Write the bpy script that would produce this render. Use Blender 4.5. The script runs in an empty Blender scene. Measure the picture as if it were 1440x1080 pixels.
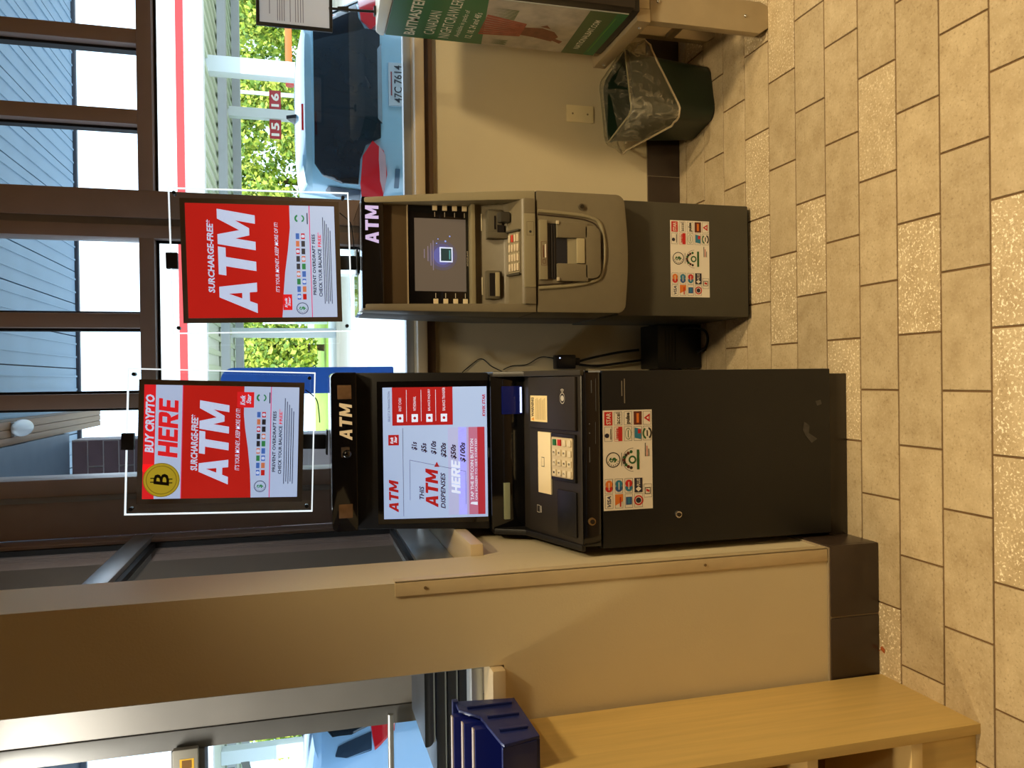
import bpy, bmesh, math, random
from mathutils import Vector, Matrix
random.seed(7)
SC = bpy.context.scene
C = SC.collection

# ------------------------------------------------------------------ camera
PITCH, YAW, ROLL, FPX, EYE = 0.262644, 0.006137, 0.014142, 1108.88, 1.5997
_f = Vector((-math.sin(YAW)*math.cos(PITCH), math.cos(YAW)*math.cos(PITCH), -math.sin(PITCH)))
_r = Vector((math.cos(YAW), math.sin(YAW), 0)); _d = _f.cross(_r)
_rt = _r*math.cos(ROLL) + _d*math.sin(ROLL); _dn = -_r*math.sin(ROLL) + _d*math.cos(ROLL)
cam = bpy.data.cameras.new('camera'); cam.sensor_fit = 'HORIZONTAL'; cam.sensor_width = 36
cam.lens = FPX/1440*36; cam.clip_end = 400; cam.clip_start = 0.05
co = bpy.data.objects.new('camera', cam); C.objects.link(co)
# the photograph was taken in portrait and is stored lying on its side
co.matrix_world = Matrix(((_dn.x, _rt.x, -_f.x, 0), (_dn.y, _rt.y, -_f.y, 0), (_dn.z, _rt.z, -_f.z, EYE), (0, 0, 0, 1)))
SC.camera = co

# ------------------------------------------------------------------ world, sun, lamps, exposure
SC.view_settings.view_transform = 'Standard'; SC.view_settings.look = 'None'
SC.view_settings.exposure = 0.0; SC.view_settings.gamma = 1.0
SC.view_settings.use_curve_mapping = False
w = bpy.data.worlds.new('sky'); SC.world = w; w.use_nodes = True
bg = w.node_tree.nodes['Background']; bg.inputs['Color'].default_value = (0.66, 0.83, 1.0, 1); bg.inputs['Strength'].default_value = 3.3
def lamp(kind, name, loc, energy, color, target=None, **kw):
    l = bpy.data.lights.new(name, kind); l.energy = energy; l.color = color
    for k, v in kw.items(): setattr(l, k, v)
    o = bpy.data.objects.new(name, l); C.objects.link(o); o.location = loc
    if target is not None: o.rotation_euler = (Vector(target)-Vector(loc)).to_track_quat('-Z', 'Y').to_euler()
    return o
lamp('SUN', 'sun', (4, -20, 14), 4.0, (1, 0.93, 0.80), (0, 12, 0), angle=0.01)
WARM = (1.0, 0.79, 0.47)
for (x, y, e, cone) in ((-1.75, 1.02, 90, 92), (0.62, 1.25, 135, 110), (1.7, 1.12, 215, 128), (2.9, 1.12, 100, 128), (-1.75, -1.3, 32, 100), (-0.2, -1.3, 110, 98), (1.45, -1.3, 190, 128), (2.9, -1.3, 120, 124)):
    lamp('SPOT', 'ceiling_and_fill_spot', (x, y, 2.95), e, WARM, (x, y, 0), spot_size=math.radians(cone), spot_blend=0.7, shadow_soft_size=0.11)  # one front-row spot is added to fill the floor and knee wall
lamp('AREA', 'porch_fill_light', (-2.0, 2.5, 2.97), 62, (1.0, 0.95, 0.86), (-2.0, 2.5, 0), shape='RECTANGLE', size=.9, size_y=.25)  # added fill that brightens the porch; no fitting is seen there

# ------------------------------------------------------------------ helpers: materials
def s(r, g, b):
    f = lambda c: ((c/255+0.055)/1.055)**2.4 if c > 10 else c/255/12.92
    return (f(r), f(g), f(b))
MATS = {}
def M(name, col, rough=0.5, metal=0.0, var=0.0, vscale=8.0, bump=0.0, bscale=60.0, emit=0.0, spec=0.5, stretch=None, coat=0.0):
    if name in MATS: return MATS[name]
    m = bpy.data.materials.new(name); m.use_nodes = True; nt = m.node_tree; b = nt.nodes['Principled BSDF']
    c4 = (*col, 1); b.inputs['Base Color'].default_value = c4; b.inputs['Roughness'].default_value = rough; b.inputs['Metallic'].default_value = metal
    b.inputs['Specular IOR Level'].default_value = spec; b.inputs['Coat Weight'].default_value = coat
    if emit: b.inputs['Emission Color'].default_value = c4; b.inputs['Emission Strength'].default_value = emit
    if var or bump:
        tc = nt.nodes.new('ShaderNodeTexCoord'); mp = nt.nodes.new('ShaderNodeMapping')
        if stretch: mp.inputs['Scale'].default_value = stretch
        nt.links.new(tc.outputs['Object'], mp.inputs['Vector'])
    if var:
        n = nt.nodes.new('ShaderNodeTexNoise'); n.inputs['Scale'].default_value = vscale; n.inputs['Detail'].default_value = 6
        r = nt.nodes.new('ShaderNodeValToRGB'); r.color_ramp.elements[0].position = .3; r.color_ramp.elements[1].position = .7
        r.color_ramp.elements[0].color = (*[max(0, c*(1-var)) for c in col], 1); r.color_ramp.elements[1].color = (*[min(1, c*(1+var)) for c in col], 1)
        nt.links.new(mp.outputs[0], n.inputs['Vector']); nt.links.new(n.outputs['Fac'], r.inputs[0]); nt.links.new(r.outputs[0], b.inputs['Base Color'])
    if bump:
        n2 = nt.nodes.new('ShaderNodeTexNoise'); n2.inputs['Scale'].default_value = bscale; n2.inputs['Detail'].default_value = 3
        bp = nt.nodes.new('ShaderNodeBump'); bp.inputs['Strength'].default_value = bump; bp.inputs['Distance'].default_value = 0.002
        nt.links.new(mp.outputs[0], n2.inputs['Vector']); nt.links.new(n2.outputs['Fac'], bp.inputs['Height']); nt.links.new(bp.outputs[0], b.inputs['Normal'])
    MATS[name] = m; return m
def glassm(name, tint=(1, 1, 1), refl=0.05, rough=0.0):
    m = bpy.data.materials.new(name); m.use_nodes = True; nt = m.node_tree; nt.nodes.clear()
    o = nt.nodes.new('ShaderNodeOutputMaterial'); t = nt.nodes.new('ShaderNodeBsdfTransparent'); g = nt.nodes.new('ShaderNodeBsdfGlossy'); x = nt.nodes.new('ShaderNodeMixShader')
    t.inputs[0].default_value = (*tint, 1); g.inputs['Roughness'].default_value = rough
    fr = nt.nodes.new('ShaderNodeLayerWeight'); pw = nt.nodes.new('ShaderNodeMath'); pw.operation = 'POWER'; pw.inputs[1].default_value = 5; nt.links.new(fr.outputs['Facing'], pw.inputs[0])
    ad = nt.nodes.new('ShaderNodeMath'); ad.operation = 'MULTIPLY_ADD'; ad.inputs[1].default_value = .6; ad.inputs[2].default_value = .02+refl; nt.links.new(pw.outputs[0], ad.inputs[0])
    nt.links.new(ad.outputs[0], x.inputs[0]); nt.links.new(t.outputs[0], x.inputs[1]); nt.links.new(g.outputs[0], x.inputs[2]); nt.links.new(x.outputs[0], o.inputs[0])
    MATS[name] = m; return m

def lit(name, col, e):      # a backlit print: the light box behind it shines through
    return M(name, col, 0.35, emit=e)

wall_m = M('painted_wall', s(216, 201, 164), 0.62, var=.03, vscale=3, bump=.25, bscale=180)
frame_m = M('brown_aluminium', s(170, 150, 142), 0.42, metal=.1, var=.05)
frame_d = M('dark_gasket', s(16, 16, 20), 0.6)
sill_m = M('cream_sill', s(212, 192, 156), 0.4, var=.03)
base_m = M('brown_base_tile', s(58, 46, 38), 0.28, var=.10, vscale=14, bump=.15, bscale=40)
grout_m = M('pale_grout', s(150, 134, 108), 0.85)
glass_m = glassm('window_glass', (0.97, 0.99, 1.0), 0.0)
black_m = M('black_plastic', s(20, 20, 22), 0.42, var=.12, vscale=30)
black_g = M('black_gloss', s(10, 10, 13), 0.10, coat=.4)
black_r = M('black_textured_steel', s(13, 12, 11), 0.5, var=.18, vscale=5, bump=.15, bscale=400)
white_m = M('white_print', s(225, 215, 200), 0.5)
metal_m = M('brushed_steel', s(200, 196, 188), 0.25, metal=.9)
alu_m = M('satin_aluminium', s(178, 180, 182), 0.35, metal=.6, var=.05)

# ------------------------------------------------------------------ helpers: geometry
ORG = {}
def origin(o): return ORG.get(o.name, Vector((0, 0, 0))) if o else Vector((0, 0, 0))
def tag(o, label=None, cat=None, group=None, kind=None):
    if label: o['label'] = label
    if cat: o['category'] = cat
    if group: o['group'] = group
    if kind: o['kind'] = kind
    return o
def thing(name, loc, label, cat, group=None, kind=None):
    o = bpy.data.objects.new(name, None); C.objects.link(o); o.location = loc; o.empty_display_size = .05
    ORG[o.name] = Vector(loc); return tag(o, label, cat, group, kind)
def link(name, me, parent=None, org=None):
    """org: world origin of a top-level mesh; vertices are given in world space"""
    og = origin(parent) if parent else Vector(org or (0, 0, 0))
    me.transform(Matrix.Translation(-og))
    o = bpy.data.objects.new(name, me); C.objects.link(o)
    if parent: o.parent = parent
    else: o.location = og
    ORG[o.name] = og
    return o
def finish(bm, name, mat, parent=None, org=None, smooth=False, angle=35):
    bmesh.ops.recalc_face_normals(bm, faces=bm.faces)
    me = bpy.data.meshes.new(name); bm.to_mesh(me); bm.free()
    for m in (mat if isinstance(mat, (list, tuple)) else [mat]): me.materials.append(m)
    if smooth:
        for p in me.polygons: p.use_smooth = True
        me.set_sharp_from_angle(angle=math.radians(angle))
    return link(name, me, parent, org)
def bev(bm, b, seg=2):
    if b: bmesh.ops.bevel(bm, geom=list(bm.edges), offset=b, segments=seg, affect='EDGES', profile=.6)
def box_bm(x0, x1, y0, y1, z0, z1, bm=None):
    bm = bm or bmesh.new()
    v = [bm.verts.new(p) for p in ((x0, y0, z0), (x1, y0, z0), (x1, y1, z0), (x0, y1, z0), (x0, y0, z1), (x1, y0, z1), (x1, y1, z1), (x0, y1, z1))]
    for f in ((0, 3, 2, 1), (4, 5, 6, 7), (0, 1, 5, 4), (1, 2, 6, 5), (2, 3, 7, 6), (3, 0, 4, 7)): bm.faces.new([v[i] for i in f])
    return bm
def box(name, x0, x1, y0, y1, z0, z1, mat, parent=None, b=0.003, org=None, seg=2):
    bm = box_bm(x0, x1, y0, y1, z0, z1); bev(bm, b, seg)
    return finish(bm, name, mat, parent, org if org else ((x0+x1)/2, (y0+y1)/2, z0), smooth=b > 0)
def boxes(name, lst, mat, parent=None, org=None):
    bm = bmesh.new()
    for a in lst: box_bm(*a, bm=bm)
    return finish(bm, name, mat, parent, org)
def prism(name, poly, axis, a0, a1, mat, parent=None, b=0.0, org=None, smooth=True):
    """poly in (x,z) for axis y, (y,z) for axis x, (x,y) for axis z"""
    bm = bmesh.new()
    P = {'y': lambda p, a: (p[0], a, p[1]), 'x': lambda p, a: (a, p[0], p[1]), 'z': lambda p, a: (p[0], p[1], a)}[axis]
    A = [bm.verts.new(P(p, a0)) for p in poly]; B = [bm.verts.new(P(p, a1)) for p in poly]
    bm.faces.new(A); bm.faces.new(B[::-1]); n = len(poly)
    for i in range(n): bm.faces.new((A[i], A[(i+1) % n], B[(i+1) % n], B[i]))
    bmesh.ops.recalc_face_normals(bm, faces=bm.faces)
    bev(bm, b)
    c = [sum(v.co[i] for v in bm.verts)/len(bm.verts) for i in range(3)]; c[2] = min(v.co.z for v in bm.verts)
    return finish(bm, name, mat, parent, org or c, smooth)
def column(name, levels, mat, parent=None, b=0.004, org=None):
    """loft of rectangles: (z, x0, x1, y0, y1)"""
    bm = bmesh.new(); R = []
    for z, x0, x1, y0, y1 in levels: R.append([bm.verts.new(p) for p in ((x0, y0, z), (x1, y0, z), (x1, y1, z), (x0, y1, z))])
    bm.faces.new(R[0][::-1]); bm.faces.new(R[-1])
    for a, c in zip(R, R[1:]):
        for i in range(4): bm.faces.new((a[i], a[(i+1) % 4], c[(i+1) % 4], c[i]))
    bmesh.ops.recalc_face_normals(bm, faces=bm.faces); bev(bm, b)
    l = levels[0]
    return finish(bm, name, mat, parent, org or ((l[1]+l[2])/2, (l[3]+l[4])/2, l[0]), True)
def rrect(x0, x1, z0, z1, r, n=5, rs=None):
    rs = rs or (r, r, r, r); out = []     # order: lower left, lower right, upper right, upper left
    for (cx, cz, a0), rr in zip(((x0, z0, 180), (x1, z0, 270), (x1, z1, 0), (x0, z1, 90)), rs):
        sx = 1 if cx == x0 else -1; sz = 1 if cz == z0 else -1
        if rr <= 0: out.append((cx, cz)); continue
        for i in range(n+1):
            a = math.radians(a0+90*i/n); out.append((cx+sx*rr+rr*math.cos(a), cz+sz*rr+rr*math.sin(a)))
    return out
def cyl(name, c, axis, r, l, mat, parent=None, n=20, r2=None, b=0.0, org=None):
    bm = bmesh.new(); r2 = r if r2 is None else r2
    rot = {'x': Matrix.Rotation(math.pi/2, 4, 'Y'), 'y': Matrix.Rotation(-math.pi/2, 4, 'X'), 'z': Matrix()}[axis]
    bmesh.ops.create_cone(bm, cap_ends=True, segments=n, radius1=r, radius2=r2, depth=l, matrix=Matrix.Translation(c) @ rot)
    return finish(bm, name, mat, parent, org or c, True)
def tube(name, pts, r, mat, parent=None, n=8, org=None, smooth_n=0, flat=1.0):
    pts = [Vector(p) for p in pts]
    if smooth_n:
        q = []
        for i in range(len(pts)-1):
            p0 = pts[max(i-1, 0)]; p1 = pts[i]; p2 = pts[i+1]; p3 = pts[min(i+2, len(pts)-1)]
            for k in range(smooth_n):
                t = k/smooth_n
                q.append(.5*((2*p1)+(p2-p0)*t+(2*p0-5*p1+4*p2-p3)*t*t+(3*p1-p0-3*p2+p3)*t**3))
        pts = q+[pts[-1]]
    bm = bmesh.new(); rings = []; up = Vector((0.13, 0.21, 1)).normalized()
    for i, p in enumerate(pts):
        t = (pts[min(i+1, len(pts)-1)]-pts[max(i-1, 0)]).normalized()
        a = t.cross(up)
        if a.length < .05: a = t.cross(Vector((1, 0, 0)))
        a.normalize(); c = a.cross(t).normalized(); rr = r[i] if isinstance(r, (list, tuple)) else r
        rings.append([bm.verts.new(p+a*rr*math.cos(2*math.pi*k/n)+c*rr*flat*math.sin(2*math.pi*k/n)) for k in range(n)])
    for a, c in zip(rings, rings[1:]):
        for k in range(n): bm.faces.new((a[k], a[(k+1) % n], c[(k+1) % n], c[k]))
    bm.faces.new(rings[0][::-1]); bm.faces.new(rings[-1])
    return finish(bm, name, mat, parent, org or pts[0], True, 60)
def sphere(name, c, r, mat, parent=None, sc=(1, 1, 1), org=None):
    bm = bmesh.new(); bmesh.ops.create_uvsphere(bm, u_segments=20, v_segments=12, radius=1, matrix=Matrix.Translation(c) @ Matrix.Diagonal((*[r*k for k in sc], 1)))
    return finish(bm, name, mat, parent, org or c, True, 180)

_TX = {}
def glyphs(t, bold=0.0, shear=0.0):
    k = (t, bold, shear)
    if k in _TX: return _TX[k]
    cu = bpy.data.curves.new('t', 'FONT'); cu.body = t; cu.offset = bold; cu.shear = shear; cu.resolution_u = 2; cu.align_x = 'CENTER'; cu.size = 1; cu.space_line = .85
    o = bpy.data.objects.new('t', cu); C.objects.link(o); dg = bpy.context.evaluated_depsgraph_get()
    me = bpy.data.meshes.new_from_object(o.evaluated_get(dg))
    V = [(v.co.x, v.co.y) for v in me.vertices]; F = [tuple(p.vertices) for p in me.polygons]
    bpy.data.objects.remove(o); bpy.data.curves.remove(cu); bpy.data.meshes.remove(me)
    if not V: V = [(0, 0), (1, 0), (0, 1)]; F = []
    bb = (min(v[0] for v in V), max(v[0] for v in V), min(v[1] for v in V), max(v[1] for v in V))
    _TX[k] = (V, F, bb); return _TX[k]
class Print:
    """flat ink on a surface; layers stand a hair proud of each other"""
    def __init__(self, o, right=(1, 0, 0), up=(0, 0, 1), step=0.00025):
        self.o = Vector(o); self.r = Vector(right).normalized(); self.u = Vector(up).normalized(); self.n = self.r.cross(self.u); self.st = step
        self.V = []; self.F = []; self.I = []; self.m = []
    def mi(self, m):
        if m not in self.m: self.m.append(m)
        return self.m.index(m)
    def add(self, pts, faces, mat, layer=1):
        b = len(self.V); self.V += [self.o+self.r*x+self.u*y+self.n*(self.st*layer) for x, y in pts]
        for f in faces: self.F.append([b+i for i in f]); self.I.append(self.mi(mat))
    def poly(self, pts, mat, layer=1): self.add(pts, [range(len(pts))], mat, layer)
    def rect(self, x0, x1, y0, y1, mat, layer=1): self.poly([(x0, y0), (x1, y0), (x1, y1), (x0, y1)], mat, layer)
    def frame(self, x0, x1, y0, y1, t, mat, layer=1):
        self.rect(x0, x1, y0, y0+t, mat, layer); self.rect(x0, x1, y1-t, y1, mat, layer); self.rect(x0, x0+t, y0, y1, mat, layer); self.rect(x1-t, x1, y0, y1, mat, layer)
    def disc(self, x, y, r, mat, layer=1, n=28, ry=None):
        self.poly([(x+r*math.cos(2*math.pi*i/n), y+(ry or r)*math.sin(2*math.pi*i/n)) for i in range(n)], mat, layer)
    def ring(self, x, y, r0, r1, mat, layer=1, a0=0, a1=360, n=28, ky=1):
        P = []; F = []
        for i in range(n+1):
            a = math.radians(a0+(a1-a0)*i/n); P += [(x+r0*math.cos(a), y+ky*r0*math.sin(a)), (x+r1*math.cos(a), y+ky*r1*math.sin(a))]
        for i in range(n): F.append((2*i, 2*i+1, 2*i+3, 2*i+2))
        self.add(P, F, mat, layer)
    def text(self, t, x0, x1, y0, y1, mat, layer=2, bold=0.02, shear=0.0, mirror=False):
        V, F, b = glyphs(t, bold, shear); sx = (x1-x0)/max(1e-6, b[1]-b[0]); sy = (y1-y0)/max(1e-6, b[3]-b[2])
        if mirror: P = [(x1-(v[0]-b[0])*sx, y0+(v[1]-b[2])*sy) for v in V]
        else: P = [(x0+(v[0]-b[0])*sx, y0+(v[1]-b[2])*sy) for v in V]
        self.add(P, F, mat, layer)
    def block(self, t, x0, x1, y0, y1, mat, layer=2, shear=0.0, gap=.08, st=.29):
        """heavy block capitals drawn stroke by stroke"""
        Wd = {'A': 1.05, 'M': 1.2, 'T': .95, 'H': .95, 'E': .78, 'R': .95}
        tot = sum(Wd[c] for c in t)+gap*(len(t)-1)+shear; k = (x1-x0)/tot; h = y1-y0; x = 0.0
        nq = [0]
        def q(pts): self.poly([(x0+(x+px+shear*py)*k, y0+py*h) for px, py in pts], mat, layer+.12*nq[0]); nq[0] += 1
        for c in t:
            w = Wd[c]; e = st; nq[0] = 0
            if c == 'A': q([(0, 0), (e*1.1, 0), (w/2+.02, .86), (w/2, 1), (w/2-e*.62, 1)]); q([(w-e*1.1, 0), (w, 0), (w/2+e*.62, 1), (w/2-.02, 1), (w/2-.04, .86)]); q([(w*.22, .20), (w*.78, .20), (w*.70, .40), (w*.30, .40)])
            elif c == 'T': q([(w/2-e*.55, 0), (w/2+e*.55, 0), (w/2+e*.55, .80), (w/2-e*.55, .80)]); q([(0, .80), (w, .80), (w, 1), (0, 1)])
            elif c == 'M': q([(0, 0), (e, 0), (e, 1), (0, 1)]); q([(w-e, 0), (w, 0), (w, 1), (w-e, 1)]); q([(e*.2, 1), (e*1.15, 1), (w/2+e*.42, .16), (w/2-e*.42, .16)]); q([(w-e*.2, 1), (w-e*1.15, 1), (w/2-e*.42, .16), (w/2+e*.42, .16)])
            elif c == 'H': q([(0, 0), (e, 0), (e, 1), (0, 1)]); q([(w-e, 0), (w, 0), (w, 1), (w-e, 1)]); q([(e, .40), (w-e, .40), (w-e, .60), (e, .60)])
            elif c == 'E': q([(0, 0), (e, 0), (e, 1), (0, 1)]); [q([(e, a), (w-b_, a), (w-b_, a+.2), (e, a+.2)]) for a, b_ in ((0, 0), (.41, .06), (.8, 0))]
            elif c == 'R': q([(0, 0), (e, 0), (e, 1), (0, 1)]); q([(e, .8), (w-.18, .8), (w-.02, .9), (w-.16, 1), (e, 1)]); q([(e, .38), (w-.2, .38), (w-.1, .46), (w-.18, .57), (e, .57)]); q([(w-e, .46), (w-.08, .46), (w, .60), (w, .84), (w-.08, 1), (w-e, .9)]); q([(w*.42, .40), (w*.68, .40), (w, 0), (w-e*1.2, 0)])
            x += w+gap
    def build(self, name, parent=None, org=None, kind=None):
        me = bpy.data.meshes.new(name); me.from_pydata([tuple(v) for v in self.V], [], self.F)
        for m in self.m: me.materials.append(m)
        for p, i in zip(me.polygons, self.I): p.material_index = i
        me.update(); o = link(name, me, parent, org or tuple(self.o))
        if kind: o['kind'] = kind
        return o
def copies(src, name, parent, spots):
    out = []
    for d in spots:
        c = src.copy(); c.name = name; C.objects.link(c); c.parent = parent; c.location = Vector(src.location)+Vector(d); out.append(c)
    return out
def struct(o): o['kind'] = 'structure'; return o

# ================================================================== THE ROOM
YB = 3.12          # knee wall under the big window
YP = 1.925         # front of the pillar
XP = -0.493        # right face of the pillar / side wall

# ---- floor: every tile in view is its own piece, the grout bed lies under them
def tile_mat():
    m = bpy.data.materials.new('stone_tile'); m.use_nodes = True; nt = m.node_tree; L = nt.links; b = nt.nodes['Principled BSDF']
    tc = nt.nodes.new('ShaderNodeTexCoord'); oi = nt.nodes.new('ShaderNodeObjectInfo')
    mul = nt.nodes.new('ShaderNodeVectorMath'); mul.operation = 'ADD'; sc = nt.nodes.new('ShaderNodeVectorMath'); sc.operation = 'SCALE'; sc.inputs[0].default_value = (17, 31, 5)
    L.new(oi.outputs['Random'], sc.inputs['Scale']); L.new(tc.outputs['Object'], mul.inputs[0]); L.new(sc.outputs[0], mul.inputs[1])
    n1 = nt.nodes.new('ShaderNodeTexNoise'); n1.inputs['Scale'].default_value = 14; n1.inputs['Detail'].default_value = 8; n1.inputs['Roughness'].default_value = .65; L.new(mul.outputs[0], n1.inputs['Vector'])
    r1 = nt.nodes.new('ShaderNodeValToRGB'); e = r1.color_ramp.elements; e[0].position = .30; e[1].position = .72; e[0].color = (*s(176, 154, 118), 1); e[1].color = (*s(206, 186, 150), 1); L.new(n1.outputs['Fac'], r1.inputs[0])
    # fine pits and pale shell flecks, strong on some tiles only
    v = nt.nodes.new('ShaderNodeTexNoise'); v.inputs['Scale'].default_value = 150; v.inputs['Detail'].default_value = 2; L.new(mul.outputs[0], v.inputs['Vector'])
    r2 = nt.nodes.new('ShaderNodeValToRGB'); e = r2.color_ramp.elements; e[0].position = .57; e[1].position = .68; L.new(v.outputs['Fac'], r2.inputs[0])
    r4 = nt.nodes.new('ShaderNodeValToRGB'); e = r4.color_ramp.elements; e[0].position = .30; e[1].position = .39; e[0].color = (1, 1, 1, 1); e[1].color = (0, 0, 0, 1); L.new(v.outputs['Fac'], r4.inputs[0])
    r3 = nt.nodes.new('ShaderNodeValToRGB'); e = r3.color_ramp.elements; e[0].position = .70; e[1].position = .86; e[0].color = (.14, .12, .12, 1); L.new(oi.outputs['Random'], r3.inputs[0])
    pm = nt.nodes.new('ShaderNodeMath'); pm.operation = 'MULTIPLY'; L.new(r2.outputs[0], pm.inputs[0]); L.new(r3.outputs[0], pm.inputs[1])
    mx = nt.nodes.new('ShaderNodeMixRGB'); L.new(pm.outputs[0], mx.inputs[0]); L.new(r1.outputs[0], mx.inputs[1]); mx.inputs[2].default_value = (*s(246, 234, 206), 1)
    pd = nt.nodes.new('ShaderNodeMath'); pd.operation = 'MULTIPLY'; L.new(r4.outputs[0], pd.inputs[0]); pd.inputs[1].default_value = .35
    md = nt.nodes.new('ShaderNodeMixRGB'); L.new(pd.outputs[0], md.inputs[0]); L.new(mx.outputs[0], md.inputs[1]); md.inputs[2].default_value = (*s(112, 88, 58), 1)
    # tile to tile tone
    hs = nt.nodes.new('ShaderNodeHueSaturation'); mr = nt.nodes.new('ShaderNodeMapRange'); mr.inputs['To Min'].default_value = .90; mr.inputs['To Max'].default_value = 1.08; L.new(oi.outputs['Random'], mr.inputs[0]); L.new(mr.outputs[0], hs.inputs['Value']); L.new(md.outputs[0], hs.inputs['Color']); L.new(hs.outputs[0], b.inputs['Base Color'])
    b.inputs['Roughness'].default_value = .5; b.inputs['Specular IOR Level'].default_value = .35
    bp = nt.nodes.new('ShaderNodeBump'); bp.inputs['Strength'].default_value = .35; bp.inputs['Distance'].default_value = .0015; L.new(v.outputs['Fac'], bp.inputs['Height']); L.new(bp.outputs[0], b.inputs['Normal'])
    return m
floor = struct(box('floor', -3.2, 4.2, -3.0, 3.14, -0.10, -0.004, M('floor_grout', s(112, 86, 54), .85, var=.12, vscale=5), b=0))
tm = tile_mat(); TL, TW = .3048, .1524
bm = box_bm(-TL/2+.0027, TL/2-.0027, -TW/2+.0027, TW/2-.0027, -.006, 0); bmesh.ops.bevel(bm, geom=[e for e in bm.edges if all(v.co.z > -.001 for v in e.verts)], offset=.0012, segments=1, affect='EDGES')
tme = bpy.data.meshes.new('tile'); bm.to_mesh(tme); bm.free(); tme.materials.append(tm)
bm = box_bm(-TL/2+.002, TL/2-.002, -.035+.002, .035-.002, -.006, 0); tme_s = bpy.data.meshes.new('tile_cut'); bm.to_mesh(tme_s); bm.free(); tme_s.materials.append(tm)
for m_ in range(-5, 9):
    yc = 2.288-TW*(m_+.5)
    for k in range(-6, 10):
        xc = .7185-(k+(.5 if m_ % 2 == 0 else 0)+.5)*TL
        lim = 1.0+.35*yc
        if abs(xc) > lim+.45: continue
        o = bpy.data.objects.new('tile', tme); C.objects.link(o); o.parent = floor; o.location = Vector((xc, yc, 0))-origin(floor)
for k in range(-6, 5):
    o = bpy.data.objects.new('tile', tme_s); C.objects.link(o); o.parent = floor; o.location = Vector((.7185-(k+.5)*TL, 2.288+TW*5+.036, 0))-origin(floor)

# ---- knee wall below the big window
wb = struct(box('wall_back', -.60, 4.2, YB, YB+.20, 0, 1.112, wall_m, b=0))
struct(box('trim_1', -.43, 4.2, YB-.022, YB, 1.078, 1.112, M('brown_trim', s(92, 68, 46), .5, var=.06), b=.002))
struct(box('trim_2', -.45, 4.2, YB-.045, YB+.10, 1.113, 1.152, sill_m, b=.008))
for i, x in enumerate((-.05, .2548, .5596, .8644, 1.1692, 1.474, 1.7788)):
    box('base_tile', x+.0015, x+.3033, YB-.011, YB, .001, .150, base_m, wb, .003)
boxes('base_grout', [(-.05, 2.1, YB-.006, YB+.001, 0, .1505)], grout_m, wb)
# ---- pillar beside the window, with corner guard and tiled base
wl = struct(box('wall_left', -.72, XP, YP, 2.155, 0, 3.0, wall_m, b=0))
for x0, x1 in ((-.684, XP+.012), (-.88, -.688), (-1.08, -.884)):
    box('base_tile', x0, x1, YP-.012, YP, .001, .160, base_m, wl, .005)
box('base_tile', XP, XP+.012, YP+.001, YP+.19, .001, .160, base_m, wl, .004)
boxes('base_grout', [(-1.08, XP+.006, YP-.007, YP+.001, 0, .164), (XP-.001, XP+.006, YP, YP+.19, 0, .164)], grout_m, wl)
tr = struct(thing('trim_3', (XP, YP, .165), None, None)); gm = M('corner_guard', s(208, 188, 148), .45, var=.04, vscale=20)
box('guard_face', -.525, XP+.005, YP-.005, YP-.0005, .166, 1.384, gm, tr, .0015)
box('guard_return', XP+.0005, XP+.005, YP-.005, YP+.03, .166, 1.384, gm, tr, .0015)
for z in (.55, 1.31): cyl('screw', (-.508, YP-.006, z), 'y', .004, .003, M('guard_screw', s(120, 98, 66), .5), tr, 10)
# wall left of the pillar, below and above its window
struct(box('wall_front', -3.2, -.72, YP, 2.155, 0, 1.112, wall_m, b=0))
struct(box('trim_4', -3.2, -.722, YP-.03, 2.0, 1.113, 1.150, sill_m, b=.010))
struct(box('wall_header', -3.2, -.72, YP, 2.155, 2.85, 3.0, wall_m, b=0))
# side wall between pillar and window wall
struct(box('wall_side', -.60, XP, 2.156, YB-.001, 0, 1.107, wall_m, b=0))
struct(box('trim_5', -.62, XP+.032, 2.16, YB-.06, 1.108, 1.145, sill_m, b=.004))
shop_m = M('shop_fittings', s(126, 108, 84), .7, var=.15, vscale=2)
# the rest of the shop, behind the camera
struct(box('ceiling', -3.3, 4.3, -3.1, 3.33, 3.0, 3.1, M('ceiling_paint', s(150, 142, 130), .8), b=0))
struct(box('wall_right', 4.2, 4.3, -3.1, 3.33, 0, 3.0, shop_m, b=0))
struct(box('wall_rear', -3.3, 4.3, -3.1, -3.0, 0, 3.0, shop_m, b=0))
struct(box('wall_far_left', -3.3, -3.2, -3.1, 3.33, 0, 3.0, shop_m, b=0))

# ---- window_1: the storefront in the back wall
w1 = struct(thing('window_1', (1.0, YB+.05, 1.15), None, None))
YF0, YF1 = YB+.0, YB+.11
box('transom', -.335, .531, YF0, YF1, 2.107, 2.158, frame_m, w1, .002)
box('transom', .705, 4.19, YF0, YF1, 2.107, 2.158, frame_m, w1, .002)
box('bottom_rail', -.335, .531, YB+.062, YF1, 1.152, 1.182, alu_m, w1, .002)
box('bottom_rail', .705, 4.19, YB+.062, YF1, 1.152, 1.182, alu_m, w1, .002)
box('head_rail', -.335, 4.19, YF0, YF1, 2.93, 2.998, frame_m, w1, .002)
box('post', .605, .705, YF0, YF1, 1.152, 2.998, frame_m, w1, .003)
box('post', .531, .578, YF0, YF1, 1.152, 2.998, frame_m, w1, .003)
box('post_joint', .578, .605, YF0+.012, YF1, 1.152, 2.998, M('joint_aluminium', s(150, 146, 146), .3, metal=.5), w1, 0)
mull = [-.06, .2305, .97, 1.2625, 1.555, 1.848, 2.14, 2.43, 2.72, 3.01, 3.3, 3.6, 3.9]
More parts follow.
